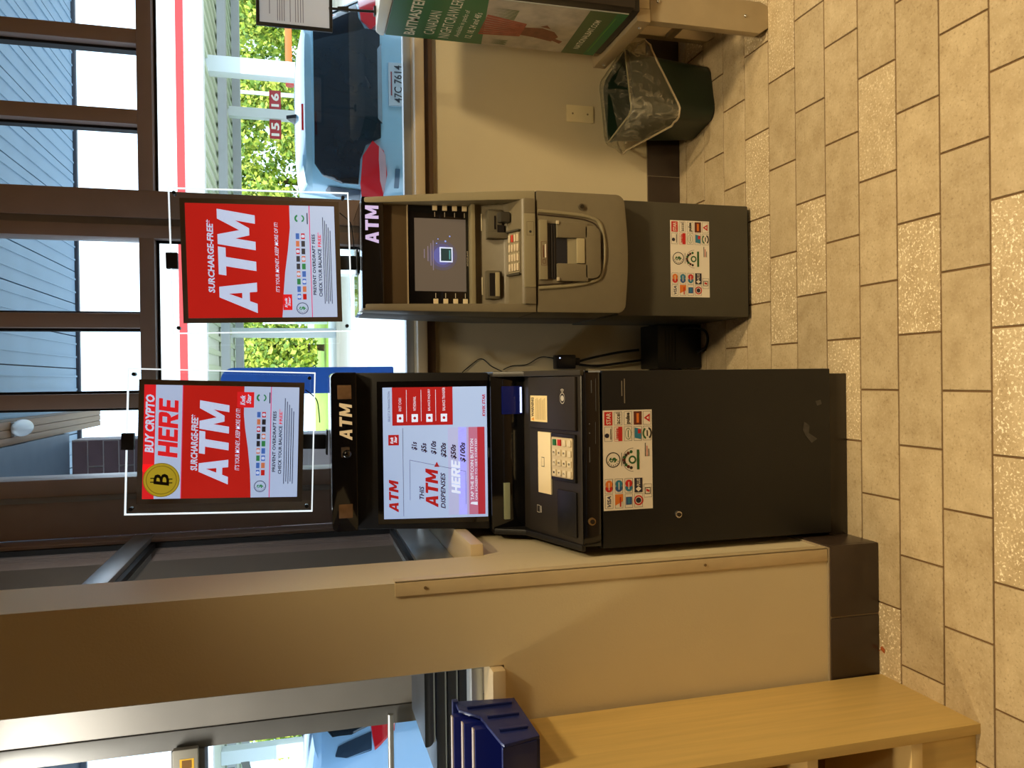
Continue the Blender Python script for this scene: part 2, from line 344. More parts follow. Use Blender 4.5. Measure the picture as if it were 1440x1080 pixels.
for x in mull:
    mm = box('mullion', x-.0265, x+.0265, YF0, YF1, 2.158, 2.93, frame_m, w1, .002)
    if x < 2:
        boxes('gasket', [(x-.036, x-.0265, YF0+.045, YF1-.02, 2.158, 2.93), (x+.0265, x+.036, YF0+.045, YF1-.02, 2.158, 2.93)], frame_d, mm)
edges_ = [-.335]+[v for x in mull[:2] for v in (x-.0265, x+.0265)]+[.531]
for a, b_ in ((-.335, -.0865), (-.0335, .204), (.257, .531), (.705, .9435), (.9965, 1.236), (1.289, 1.5285), (1.5815, 1.8215), (1.8745, 2.1135)):
    box('pane', a, b_, YB+.066, YB+.072, 2.158, 2.93, glass_m, w1, 0)
box('pane', -.335, .531, YB+.066, YB+.072, 1.182, 2.107, glass_m, w1, 0)
box('pane', .705, 2.2, YB+.066, YB+.072, 1.182, 2.107, glass_m, w1, 0)
boxes('glazing_bead', [(.705, 2.2, YB+.05, YB+.062, 2.098, 2.107), (-.335, .531, YB+.05, YB+.062, 2.098, 2.107), (.705, .714, YB+.05, YB+.062, 1.182, 2.107), (.522, .531, YB+.05, YB+.062, 1.182, 2.107)], frame_d, w1)
box('corner_post', -.545, -.335, YF0-.005, YF1+.05, 1.152, 2.998, frame_m, w1, .004)
box('corner_highlight', -.415, -.395, YF0-.014, YF0-.004, 1.152, 2.998, M('joint_aluminium', s(150, 146, 146), .3), w1, .002)  # pale strip added as the corner post's highlight

# ---- window_2: in the side wall, seen edge on
w2 = struct(thing('window_2', (-.575, 2.65, 1.15), None, None)); XG0, XG1 = -.63, -.55
box('bottom_rail', XG0, XG1, 2.16, YB-.01, 1.146, 1.262, alu_m, w2, .004)
box('transom', XG0, XG1+.005, 2.20, YB-.01, 2.118, 2.185, alu_m, w2, .004)
box('head_rail', XG0, XG1, 2.16, YB-.01, 2.93, 2.998, frame_m, w2, .003)
box('jamb', XG0, XG1, 2.158, 2.205, 1.262, 2.93, frame_m, w2, .003)
box('jamb', XG0, XG1, 3.035, YB+.02, 1.262, 2.93, frame_m, w2, .003)
boxes('gasket', [(XG1-.03, XG1-.012, 3.012, 3.035, 1.262, 2.93), (XG1-.03, XG1-.012, 2.205, 2.228, 1.262, 2.93), (XG1-.03, XG1-.012, 2.205, 3.035, 1.262, 1.278), (XG1-.03, XG1-.012, 2.205, 3.035, 2.10, 2.118)], frame_d, w2)
glass_t = glassm('side_glass', (.72, .76, .80), .04)
box('pane', -.588, -.582, 2.205, 3.035, 1.262, 2.118, glass_t, w2, 0)
box('pane', -.588, -.582, 2.205, 3.035, 2.185, 2.93, glass_t, w2, 0)

# ---- window_3: left of the pillar, looking into the entrance porch
w3 = struct(thing('window_3', (-1.9, 2.04, 1.15), None, None))
box('jamb', -.748, -.722, 1.995, 2.06, 1.15, 2.848, M('pale_aluminium', s(205, 214, 222), .28, metal=.55), w3, .003)
boxes('gasket', [(-.754, -.748, 2.02, 2.035, 1.15, 1.38), (-.754, -.748, 2.02, 2.035, 1.42, 1.99), (-.754, -.748, 2.02, 2.035, 2.03, 2.40)], frame_d, w3)
box('bottom_rail', -3.19, -.748, 1.995, 2.06, 1.151, 1.182, M('pale_aluminium', s(205, 214, 222), .28, metal=.55), w3, .003)
box('head_rail', -3.19, -.722, 1.995, 2.06, 2.80, 2.849, frame_m, w3, .003)
box('pane', -3.19, -.748, 2.025, 2.031, 1.182, 2.80, glassm('front_glass', (.93, .96, .98), 0.0), w3, 0)

# ---- the entrance porch behind window_3
porch_m = M('porch_metal', s(142, 134, 124), .42, metal=.25, var=.08, vscale=4)
struct(box('wall_porch', -1.30, -.64, YB+.06, YB+.16, 0, 3.0, porch_m, b=.003))
struct(box('wall_porch_end', -3.2, -3.1, 2.2, YB+.2, 0, 3.0, porch_m, b=0))
d1 = struct(thing('door_1', (-1.9, YB+.1, 0), None, None))
dm = M('door_frame_grey', s(118, 114, 108), .4, metal=.3, var=.06)
box('stile', -1.375, -1.302, YB+.055, YB+.15, 0, 3.0, dm, d1, .004)
hd = box('header', -3.1, -1.376, YB+.05, YB+.16, 1.965, 2.085, dm, d1, .006)
box('header_box', -1.50, -1.36, YB+.02, YB+.05, 1.985, 2.075, M('door_closer_grey', s(150, 142, 126), .4), d1, .006)
p = Print((-1.49, YB+.0195, 2.00)); p.rect(0, .095, 0, .05, M('yellow_sticker', s(222, 168, 40), .5)); p.rect(.06, .09, .008, .042, M('sticker_brown', s(120, 80, 20), .5), 2); p.rect(.004, .05, .02, .03, M('sticker_brown', s(120, 80, 20), .5), 2); p.build('sticker', d1)
box('pane', -3.1, -1.376, YB+.10, YB+.106, .2, 1.965, glass_m, d1, 0)
box('pane', -3.1, -1.376, YB+.10, YB+.106, 2.085, 2.9, glass_m, d1, 0)
box('bottom_rail', -3.1, -1.376, YB+.07, YB+.14, 0, .2, dm, d1, .004)
cyl('push_bar', (-1.75, YB+.03, 1.27), 'x', .012, .85, M('push_bar_grey', s(170, 166, 158), .3, metal=.6), d1)
five = Print((-1.60, YB+.099, 1.80)); five.text('5', 0, .13, 0, .14, M('decal_grey', s(96, 112, 120), .5), 1, .03, mirror=True); five.build('decal', d1)

# ================================================================== PRINTS SHARED BY THE MACHINES AND SIGNS
L_white = lit('backlit_white', (.50, .63, .92), .62); L_red = lit('backlit_red', (.52, .015, .010), .68); L_red2 = lit('backlit_bright_red', (.70, .016, .02), .75)
L_black = M('poster_black', (.01, .01, .02), .35); L_txt = lit('backlit_text_white', (.60, .72, 1.0), .68); L_pink = lit('backlit_line', (.75, .10, .25), .6)
L_green = lit('backlit_green', (.06, .35, .12), .4); L_grey = M('poster_grey', (.16, .20, .32), .4); L_blue = lit('backlit_blue', (.08, .20, .65), .5); L_org = lit('backlit_orange', (.75, .25, .12), .5)
coin_m = lit('coin_gold', (.62, .47, .03), .42); coin_d = lit('coin_dark_gold', (.36, .26, .02), .3); coin_i = M('coin_ink', (.03, .02, .01), .4)  # darker gold prints the coin's rings
mini = [L_blue, L_org, L_red, L_blue, L_grey, L_org, L_green, L_grey]
def kwik(P, x0, x1, y0, y1, box_m, txt_m, layer):
    P.rect(x0, x1, y0, y1, box_m, layer); w, h = x1-x0, y1-y0
    P.text('Kwik', x0+.16*w, x0+.80*w, y0+.52*h, y0+.82*h, txt_m, layer+1, .03, .25); P.text('Star', x0+.24*w, x0+.86*w, y0+.18*h, y0+.46*h, txt_m, layer+1, .03, .25)
def dollar_ring(P, x, y, r, green, ink, layer):
    P.ring(x, y, r*.88, r, ink, layer); P.text('$', x-.32*r, x+.32*r, y-.55*r, y+.55*r, green, layer, .03)
    for k in range(7):
        a = math.radians(150-k*8+40); P.disc(x+.72*r*math.cos(math.radians(110+k*24)), y+.72*r*math.sin(math.radians(110+k*24)), r*.07, ink, layer, 8)
def lower_poster(P, W, H, T, ringx, leafx, rows, line, t1, t2, fine, lx0, lx1):
    """the white foot both posters share: card logos, overdraft lines and small print. heights are fractions from the top"""
    y = lambda f: H*(1-f)
    for j, (a, b_) in enumerate(rows):
        n = 9; wd = (lx1-lx0)*W/n
        for i in range(n):
            x0 = lx0*W+i*wd; P.rect(x0+.12*wd, x0+.88*wd, y(b_), y(a), mini[(i*3+j*2) % 8], 3)
            if (i+j) % 3 == 0: P.disc(x0+.5*wd, (y(a)+y(b_))/2, wd*.22, L_txt, 4, 12)
    dollar_ring(P, ringx*W, y((rows[0][0]+rows[1][1])/2), .052*W, L_green, L_grey, 3)
    yl = y((rows[0][0]+rows[1][1])/2-.008); P.ring(leafx*W, yl, .02*W, .036*W, L_green, 3, 20, 160, 10); P.ring(leafx*W, yl-.006, .022*W, .034*W, L_green, 3, 200, 340, 10); P.rect((leafx-.05)*W, (leafx+.05)*W, yl-.030, yl-.0265, L_grey, 3)
    P.rect(0, W, y(line+.004), y(line-.002), L_pink, 3)
    P.text('PREVENT OVERDRAFT FEES', t1[0]*W, t1[1]*W, y(t1[3]), y(t1[2]), L_black, 3, .022)
    P.text('CHECK YOUR BALANCE', t2[0]*W, (t2[0]+.74*(t2[1]-t2[0]))*W, y(t2[3]), y(t2[2]), L_black, 3, .022); P.text('FREE*', (t2[0]+.77*(t2[1]-t2[0]))*W, t2[1]*W, y(t2[3]), y(t2[2]), L_red2, 3, .02)
    for k in range(5):
        f = fine[0]+(fine[1]-fine[0])*k/4.6; P.rect((.12+.02*(k % 2))*W, (.90-.03*k)*W, y(f+.005), y(f), L_grey, 3)
def red_field(P, W, H, top, pts):
    P.poly([(0, H*(1-top)), (0, H*(1-pts[0][1]))]+[(a*W, H*(1-b_)) for a, b_ in pts]+[(W, H*(1-pts[-1][1])), (W, H*(1-top))], L_red, 2)

def sticker_sheet(P, W, H):
    """white card-network sheet on the front of both machines"""
    ink = M('sheet_ink', s(50, 46, 40), .5); red = M('sheet_red', s(196, 34, 30), .5); blu = M('sheet_blue', s(44, 84, 140), .5); orn = M('sheet_orange', s(222, 120, 40), .5); grn = M('sheet_green', s(44, 96, 50), .5); brn = M('sheet_brown', s(96, 40, 26), .5); wht = M('sheet_white', s(236, 226, 208), .5); teal = M('sheet_teal', s(40, 120, 150), .5); navy = M('sheet_navy', s(36, 34, 52), .5)
    P.rect(0, W, 0, H, wht, 0)
    cx = [(.02, .16), (.17, .315), (.69, .835), (.85, .985)]; ry = [(.03, .19), (.23, .39), (.43, .59), (.625, .79), (.82, .98)]
    def cell(c, r): (a, b_), (t, u) = cx[c], ry[r]; return a*W, b_*W, H*(1-u), H*(1-t)
    def fr(c, r, m=ink): x0, x1, y0, y1 = cell(c, r); P.frame(x0, x1, y0, y1, .0008, m, 1); return x0, x1, y0, y1, x1-x0, y1-y0
    x0, x1, y0, y1, w, h = fr(0, 0); P.text('VISA', x0+.1*w, x1-.1*w, y0+.25*h, y1-.25*h, M('visa_ink', s(30, 32, 70), .5), 2, .02, .2)
    x0, x1, y0, y1, w, h = fr(0, 1); P.poly([(x0+.5*w, y0), (x1, y0), (x1, y1), (x0+.2*w, y1)], orn, 2); P.rect(x0+.1*w, x0+.8*w, y0+.25*h, y0+.42*h, red, 3)
    x0, x1, y0, y1, w, h = fr(0, 2); P.rect(x0+.22*w, x1-.22*w, y0+.12*h, y1-.12*h, blu, 2); P.rect(x0+.3*w, x1-.3*w, y0+.35*h, y1-.35*h, teal, 3)
    x0, x1, y0, y1, w, h = fr(0, 3); P.ring((x0+x1)/2, (y0+y1)/2, .26*w, .36*w, red, 2); P.disc((x0+x1)/2, (y0+y1)/2, .2*w, navy, 2, 14)
    for r, (a, b_) in enumerate(((red, orn), (blu, teal), (teal, red))):
        x0, x1, y0, y1, w, h = fr(1, r); P.disc(x0+.35*w, (y0+y1)/2, .26*w, a, 2, 18); P.disc(x0+.65*w, (y0+y1)/2, .26*w, b_, 3, 18); P.rect(x0+.25*w, x1-.25*w, y0+.45*h, y0+.55*h, wht, 4)
    x0, x1, y0, y1 = cell(1, 3); w, h = x1-x0, y1-y0; P.rect(x0, x1, y0, y1, navy, 2); P.poly([(x0+.24*w, y0+.15*h), (x0+.42*w, y0+.5*h), (x0+.24*w, y1-.15*h), (x0+.06*w, y0+.5*h)], wht, 3); P.text('PLUS', x0+.46*w, x1-.06*w, y0+.3*h, y1-.3*h, wht, 3)
    x0, x1, y0, y1 = .115*W, .25*W, H*.02, H*.18; P.frame(x0, x1, y0, y1, .0008, ink, 1); P.frame(x0+.25*(x1-x0), x0+.75*(x1-x0), y0+.15*(y1-y0), y1-.12*(y1-y0), .0018, ink, 2); P.poly([(x0+.38*(x1-x0), y0+.3*(y1-y0)), (x0+.55*(x1-x0), y0+.3*(y1-y0)), (x0+.64*(x1-x0), y1-.3*(y1-y0)), (x0+.46*(x1-x0), y1-.3*(y1-y0))], red, 2)
    # centre emblems
    dollar_ring(P, .505*W, .80*H, .145*H, grn, ink, 2); P.rect(.44*W, .575*W, .625*H, .635*H, ink, 2)
    cxm, cym = .50*W, .41*H
    for k in range(9):
        a = math.radians(20+k*17.5); P.disc(cxm+.085*W*math.cos(a), cym-.05*H+.22*H*math.sin(a), .017*W, [grn, brn, ink][k % 3], 2, 10)
    P.disc(cxm, cym, .042*W, grn, 2, 16); P.disc(cxm, cym, .024*W, wht, 3, 14); P.rect(cxm-.10*W, cxm+.10*W, cym-.14*H, cym-.09*H, grn, 3); P.ring(cxm, cym-.02*H, .115*W, .119*W, ink, 1, 0, 180, 24)
    for k in range(3): P.rect(.53*W, (.665-.03*k)*W, (.135-.035*k)*H, (.15-.035*k)*H, red if k == 1 else ink, 2)
    # right columns
    x0, x1, y0, y1, w, h = fr(2, 0); P.disc(x0+.4*w, y0+.68*h, .16*w, navy, 2, 14); P.rect(x0+.12*w, x1-.12*w, y0+.15*h, y0+.25*h, ink, 2)
    x0, x1, y0, y1, w, h = fr(2, 1, red); P.rect(x0, x1, y0, y0+.5*h, red, 2); P.text('jeanie', x0+.1*w, x1-.1*w, y0+.35*h, y1-.12*h, red, 3)
    x0, x1, y0, y1, w, h = fr(2, 2); P.ring((x0+x1)/2, (y0+y1)/2, .36*w, .40*w, grn, 2, ky=.55); P.rect(x0+.25*w, x1-.25*w, y0+.46*h, y0+.54*h, grn, 2)
    x0, x1, y0, y1, w, h = fr(2, 3); P.poly([(x0+.1*w, y0+.1*h), (x1-.2*w, y0+.1*h), (x1-.08*w, y1-.1*h), (x0+.2*w, y1-.1*h)], teal, 2); P.rect(x0+.5*w, x1-.2*w, y0+.15*h, y0+.5*h, red, 3)
    x0, x1, y0, y1, w, h = fr(2, 4); P.ring((x0+x1)/2, (y0+y1)/2, .30*w, .44*w, grn, 2, 30, 160, 12, .8); P.ring((x0+x1)/2, (y0+y1)/2, .30*w, .44*w, ink, 2, 210, 340, 12, .8); P.rect(x0+.3*w, x1-.3*w, y0+.42*h, y0+.58*h, ink, 2)
    x0, x1, y0, y1 = cell(3, 0); w, h = x1-x0, y1-y0; P.rect(x0, x1, y0, y1, red, 2); P.text('STAR', x0+.08*w, x1-.08*w, y0+.2*h, y1-.25*h, wht, 3)
    x0, x1, y0, y1, w, h = fr(3, 1); P.text('accel', x0+.08*w, x1-.08*w, y0+.25*h, y1-.2*h, ink, 2, .01)
    x0, x1, y0, y1, w, h = fr(3, 2); P.text('pulse', x0+.08*w, x1-.08*w, y0+.15*h, y1-.2*h, ink, 2, .04)
    x0, x1, y0, y1 = cell(3, 3); w, h = x1-x0, y1-y0; P.rect(x0, x1, y0, y1, brn, 2); P.rect(x0+.15*w, x1-.15*w, y0+.35*h, y1-.35*h, orn, 3)
    x0, x1, y0, y1, w, h = fr(3, 4); P.poly([(x0+.18*w, y0+.15*h), (x1-.18*w, y0+.15*h), (x0+.5*w, y1-.08*h)], red, 2); P.poly([(x0+.38*w, y0+.3*h), (x1-.38*w, y0+.3*h), (x0+.5*w, y1-.4*h)], wht, 3)

# ================================================================== BLACK KIOSK (left machine)
K = thing('crypto_atm_kiosk', (-.226, 2.38, 0), 'tall black cash and crypto kiosk with large lit touchscreen, beside the tan pillar', 'atm')
box('plinth', -.486, .006, 2.045, 2.70, 0, .066, M('kiosk_plinth', s(44, 37, 28), .25, var=.1), K, .004)
box('cabinet', -.474, .021, 2.052, 2.72, .067, .80, black_r, K, .004)
door = box('door', -.470, .0205, 2.030, 2.051, .070, .798, black_r, K, .003)
P = Print((-.366, 2.0298, .650)); sticker_sheet(P, .277, .147); P.build('network_sticker', door)
def lock(c, r, parent, mat=metal_m):
    o = cyl('lock', c, 'y', r, .008, mat, parent, 20); cyl('lock_core', (c[0], c[1]-.005, c[2]), 'y', r*.62, .004, M('lock_dark', s(60, 52, 40), .35, metal=.6), o, 14)
    boxes('key_slot', [(c[0]-r*.10, c[0]+r*.10, c[1]-.0078, c[1]-.006, c[2]-r*.4, c[2]+r*.4)], M('slot_dark', (.01, .01, .01), .6), o)
lock((-.387, 2.027, .573), .0095, door)
sc_m = M('scuff', s(66, 62, 56), .7, var=.3, vscale=60)
P = Print((-.20, 2.0297, .115)); P.poly([(0, .02), (.012, 0), (.03, .03), (.052, .026), (.064, .045), (.04, .05), (.022, .04)], sc_m); P.poly([(.11, .0), (.124, .006), (.128, -.012), (.115, -.016)], sc_m); P.build(kind='stuff', name='scuff_mark', parent=door)
P = Print((-.02, 2.0297, .73)); lbl = M('faint_label', s(120, 112, 100), .5); P.rect(-.05, .018, 0, .003, lbl); P.rect(-.03, .012, .008, .011, lbl); P.build('small_label', door)
# control strip above the door
st = box('control_strip', -.462, .019, 2.030, 2.12, .804, .856, black_g, K, .004)
P = Print((-.45, 2.0296, .806)); a = M('strip_grey', s(88, 92, 98), .4)
P.rect(.36, .45, .010, .0115, a); P.rect(.27, .33, .012, .0132, a); P.disc(.30, .030, .002, a); P.disc(.325, .030, .002, a); P.rect(.41, .445, .022, .0245, a); P.rect(.22, .262, .029, .0315, a); P.build('strip_print', st)
lock((-.392, 2.027, .833), .0105, st, M('brass_lock', s(168, 142, 98), .3, metal=.8))
boxes('edge_strip', [(.0165, .0212, 2.0285, 2.032, .803, .846), (.0165, .0212, 2.0285, 2.10, .838, .846)], M('pale_edge', s(150, 158, 170), .3), st)
# sloping ledge with reader, keypad and lit tray
lm = M('ledge_brown_black', s(42, 37, 32), .48, var=.08, vscale=20)
A0, B0 = Vector((0, 2.034, .857)), Vector((0, 2.30, .928)); UP = (B0-A0).normalized(); LEN = (B0-A0).length
ld = prism('ledge', [(2.032, .857), (2.034, .859), (2.30, .928), (2.34, .93), (2.72, .93), (2.72, .80), (2.12, .80), (2.12, .857)], 'x', -.466, .021, lm, K, .003)
cheek = [(2.030, .85), (2.030, .862), (2.295, .945), (2.345, 1.03), (2.72, 1.03), (2.72, .85)]
prism('cheek', cheek, 'x', -.474, -.456, black_r, K, .003); prism('cheek', cheek, 'x', .008, .024, M('cheek_sheen', s(52, 48, 40), .42), K, .003)  # right cheek's paler colour paints in its highlight
def LP(): return Print(tuple(A0), (1, 0, 0), tuple(UP))
def lbox(name, x0, x1, s0, s1, h0, h1, mat, parent, b=.001):
    nrm = Vector((1, 0, 0)).cross(UP); bm = box_bm(x0, x1, s0, s1, h0, h1); bev(bm, b)
    for v in bm.verts: x, y, z = v.co; v.co = A0+Vector((1, 0, 0))*x+UP*y+nrm*z
    return finish(bm, name, mat, parent, None, b > 0)
rd = lbox('card_reader_panel', -.145, .006, .015, .262, .0005, .012, lm, K, .004)
n_up = Vector((1, 0, 0)).cross(UP)
P = Print(tuple(A0+n_up*.0125), (1, 0, 0), tuple(UP)); y_l = M('warning_sticker', s(240, 214, 150), .5); P.rect(-.126, -.049, .155, .248, y_l, 0)
P.text('WARNING', -.112, -.055, .228, .243, M('sheet_ink', s(50, 46, 40), .5), 2, .03); P.poly([(-.124, .228), (-.114, .228), (-.119, .243)], M('warn_orange', s(226, 150, 30), .5), 2)
for k in range(8): P.rect(-.120, -.056-.003*(k % 3), .166+.007*k, .1685+.007*k, M('sticker_line', s(170, 140, 88), .5), 1)
ink_w = M('pale_ink', s(196, 190, 176), .5)
P.ring(-.055, .075, .014, .0158, ink_w, 1, ky=.8); P.disc(-.055, .075, .008, ink_w, 1, 14)
for k in range(3): P.ring(-.041, .075, .004+.0035*k, .0055+.0035*k, ink_w, 1, -45, 45, 8)
P.build(kind='stuff', name='reader_print', parent=rd)
tray = lbox('lit_tray', -.336, -.156, .150, .219, .0005, .006, M('tray_cream', s(236, 214, 164), .45, emit=.12), K, .001)
P = Print(tuple(A0+n_up*.0065), (1, 0, 0), tuple(UP)); P.frame(-.258, -.230, .183, .199, .0016, M('poster_black', (.01, .01, .02), .35)); P.rect(-.2575, -.2305, .199-.0016, .2005, M('tray_cream', s(236, 214, 164), .45), 2); P.build('tray_icon', tray)
kp = lbox('keypad', -.290, -.155, .020, .142, .0005, .010, black_m, K, .004)
pad = lbox('key_plate', -.279, -.166, .026, .132, .010, .014, M('keypad_cream', s(216, 200, 166), .45, var=.05), kp, .004)
kb = lbox('key', -.275, -.257, .106, .122, .014, .018, M('key_cream', s(232, 218, 186), .4), kp, .002)
kred = M('key_red', s(206, 40, 34), .4); kgrn = M('key_green', s(30, 110, 60), .4)
for r in range(4):
    for c in range(4):
        if r == c == 0: continue
        o = copies(kb, 'key', kp, [Vector((.0285*c, 0, 0))-UP*(.0255*r)])[0]
        if c == 3 and r < 2:
            me = kb.data.copy(); me.materials.clear(); me.materials.append(kgrn if r == 0 else kred); o.data = me
dg_ink = M('key_ink', s(70, 62, 50), .5); P = Print(tuple(A0+n_up*.0185), (1, 0, 0), tuple(UP))
for i, ch in enumerate('123456789'):
    r, c = divmod(i, 3); P.text(ch, -.269+.0285*c, -.263+.0285*c, .110-.0255*r, .118-.0255*r, dg_ink, 1)
P.text('0', -.2405, -.2345, .0335, .0415, dg_ink, 1); P.build(kind='stuff', name='key_digits', parent=kp)
slot = lbox('card_slot', -.44, -.315, .02, .115, .0005, .008, black_m, K, .003)
P = LP(); P.frame(-.398, -.376, .220, .236, .0012, ink_w, 2); P.rect(-.397, -.377, .212, .2155, ink_w, 2); P.build('card_icon', K)
# recessed band between ledge and screen
band = box('recess_band', -.462, .010, 2.352, 2.50, .929, 1.036, black_g, K, .002)
sb = box('scanner_window', -.107, -.021, 2.3435, 2.3515, .938, 1.002, M('scanner_blue', (.004, .006, .05), .1, emit=.55), K, .002)
box('scanner_light', -.1035, -.024, 2.340, 2.3434, .9395, .9455, M('scanner_glow', (.55, .65, 1.0), .3, emit=1.1), sb, .001)
rb = box('receipt_slot', -.430, -.318, 2.342, 2.3515, .980, .999, M('receipt_bar', s(140, 142, 108), .35, emit=.10), K, .002)
# head with screen
Y0h, Y1h = 2.374, 2.445
hd_ = column('head', [(1.037, -.462, .022, Y0h, 2.70), (1.44, -.452, .026, Y1h, 2.70)], black_m, K, .006)
UPH = Vector((0, Y1h-Y0h, 1.44-1.037)).normalized(); nh = Vector((1, 0, 0)).cross(UPH)
def HP(x, z, off): t = (z-1.037)/UPH.z; return Vector((x, Y0h, 1.037))+UPH*t-Vector((0, off, 0))
bm = bmesh.new(); z0, z1 = 1.042, 1.374
vs = [bm.verts.new(HP(x, z, o)) for o in (.004, -.02) for x, z in ((-.438, z0), (-.002, z0), (-.002, z1), (-.438, z1))]
for f in ((0, 1, 2, 3), (7, 6, 5, 4), (0, 4, 5, 1), (1, 5, 6, 2), (2, 6, 7, 3), (3, 7, 4, 0)): bm.faces.new([vs[i] for i in f])
bz = finish(bm, 'screen_bezel', black_g, hd_)
SW, SH = .402, .318
P = Print(tuple(HP(-.4225, 1.044, .0045)), (1, 0, 0), tuple(UPH))
S_bg = lit('screen_blue_white', (.36, .50, .82), .62); S_red = lit('screen_red', (.36, .012, .012), .6); S_ink = M('screen_ink', (.05, .02, .06), .4); S_lav = lit('screen_lavender', (.40, .36, .66), .6); S_pk = lit('screen_pink', (.45, .16, .30), .55); S_w = lit('screen_white', (.62, .74, .98), .7); S_gr = M('screen_grey', (.18, .20, .30), .4)
yf = lambda f: SH*(1-f)
P.rect(0, SW, 0, SH, S_bg, 0)
def st_(t, a, b_, c, d, m, bold=.02, shear=.25, layer=3): P.text(t, a*SW, b_*SW, yf(d), yf(c), m, layer, bold, shear)
P.rect(.02*SW, .69*SW, yf(.80), yf(.62), lit('screen_pale', (.40, .46, .80), .6), 1); P.rect(.02*SW, .69*SW, yf(.905), yf(.72), S_lav, 1); P.rect(.02*SW, .69*SW, yf(.905), yf(.82), S_pk, 2); P.rect(.02*SW, .69*SW, yf(.975), yf(.905), lit('screen_dim_red', (.42, .03, .05), .5), 2)
P.block('ATM', .05*SW, .30*SW, yf(.14), yf(.05), S_red, 3, .25); kwik(P, .56*SW, .64*SW, yf(.15), yf(.05), S_red, S_w, 3)
P.rect(.02*SW, .69*SW, yf(.19), yf(.186), S_gr, 2)
P.rect(.71*SW, SW, yf(.67), yf(.09), S_red, 2); st_('SELECT A TRANSACTION', .74, .97, .05, .07, S_gr, .0, 0)
for k, t in enumerate(('FAST CASH', 'WITHDRAWAL', 'BALANCE INQUIRY', 'BALANCE TRANSFER')):
    f = .135+.14*k; P.rect(.735*SW, .795*SW, yf(f+.06), yf(f), S_w, 3); P.disc(.765*SW, yf(f+.03), .011*SW, S_red, 4, 12); st_(t, .82, .82+.011*len(t), f+.017, f+.043, S_w, .0, 0)
    if k < 3: P.rect(.74*SW, .98*SW, yf(f+.094), yf(f+.09), S_w, 3)
st_('THIS', .145, .245, .34, .385, S_ink); P.block('ATM', .08*SW, .38*SW, yf(.52), yf(.40), S_red, 3, .25); st_('DISPENSES', .07, .345, .545, .59, S_ink)
for t, a, b_, f in (('$1s', .52, .585, .27), ('$5s', .50, .575, .362), ('$10s', .485, .59, .455), ('$20s', .46, .575, .55), ('$50s', .445, .56, .645), ('$100s', .42, .575, .735)): st_(t, a, b_, f, f+.058, S_ink, .03, .3)
P.block('HERE', .18*SW, .44*SW, yf(.735), yf(.65), S_w, 3, .2); P.poly([(.39*SW, yf(.535)), (.43*SW, yf(.51)), (.39*SW, yf(.485))], S_red, 3)
P.poly([(.445*SW, yf(.25)), (.448*SW, yf(.25)), (.352*SW, yf(.79)), (.349*SW, yf(.79))], S_gr, 3); P.rect(.14*SW, .445*SW, yf(.253), yf(.25), S_gr, 3); P.rect(.10*SW, .35*SW, yf(.79), yf(.787), S_gr, 3)
st_('TAP THE BITCOIN BUTTON', .13, .60, .835, .865, S_w, .01, 0, 4); st_('ON SCREEN TO GET STARTED', .13, .60, .88, .90, S_w, .0, 0, 4); P.poly([(.09*SW, yf(.90)), (.115*SW, yf(.90)), (.115*SW, yf(.84)), (.10*SW, yf(.83))], S_w, 4)
st_('KWIK STAR', .77, .94, .955, .985, S_red, .03, .2); P.build('screen', bz)
P = Print(tuple(HP(-.24, 1.0385, .0046)), (1, 0, 0), tuple(UPH)); P.rect(0, .03, 0, .002, M('strip_grey', s(88, 92, 98), .4)); P.build('maker_mark', bz)
# visor band with lit letters, camera and lamps
vz = prism('visor', rrect(-.448, .027, 1.437, 1.512, .016, 5, (.004, .004, .018, .018)), 'y', 2.398, 2.62, black_g, K, .002)
P = Print((-.176, 2.3975, 1.451)); P.block('ATM', 0, .112, 0, .037, M('lit_letters', s(236, 214, 170), .4, emit=.25), 1, .22, .14); P.build('lettering', vz)
for x in (-.053, -.408): box('lamp_window', x, x+.042, 2.3955, 2.399, 1.452, 1.493, M('lamp_amber_glass', s(126, 98, 72), .12, var=.2, vscale=40), vz, .002)
box('camera_plate', -.226, -.196, 2.3962, 2.3985, 1.459, 1.484, M('camera_plate_grey', s(84, 72, 62), .35), vz, .002); sphere('camera_dome', (-.217, 2.399, 1.467), .014, black_g, vz)

# ================================================================== OLIVE GREY ATM (right machine)
A = thing('cash_machine', (.418, 2.78, 0), 'olive grey cash machine with small dark screen, between the kiosk and the waste bin', 'atm')
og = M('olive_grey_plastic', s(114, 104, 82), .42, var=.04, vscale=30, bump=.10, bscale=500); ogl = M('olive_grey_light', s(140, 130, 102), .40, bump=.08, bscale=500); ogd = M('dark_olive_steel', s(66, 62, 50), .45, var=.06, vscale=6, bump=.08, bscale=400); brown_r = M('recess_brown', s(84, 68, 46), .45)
box('foot_plate', .228, .612, 2.575, 3.02, 0, .016, black_m, A, .002)
pd = box('pedestal', .217, .619, 2.552, 3.03, .017, .53, ogd, A, .003)
P = Print((.285, 2.5516, .174)); sticker_sheet(P, .272, .153); P.build('network_sticker', pd)
column('housing', [(.53, .222, .617, 2.70, 3.03), (.95, .222, .617, 2.70, 3.03), (1.388, .235, .598, 2.70, 2.98)], M('housing_dark_olive', s(62, 55, 44), .5), A, .004)
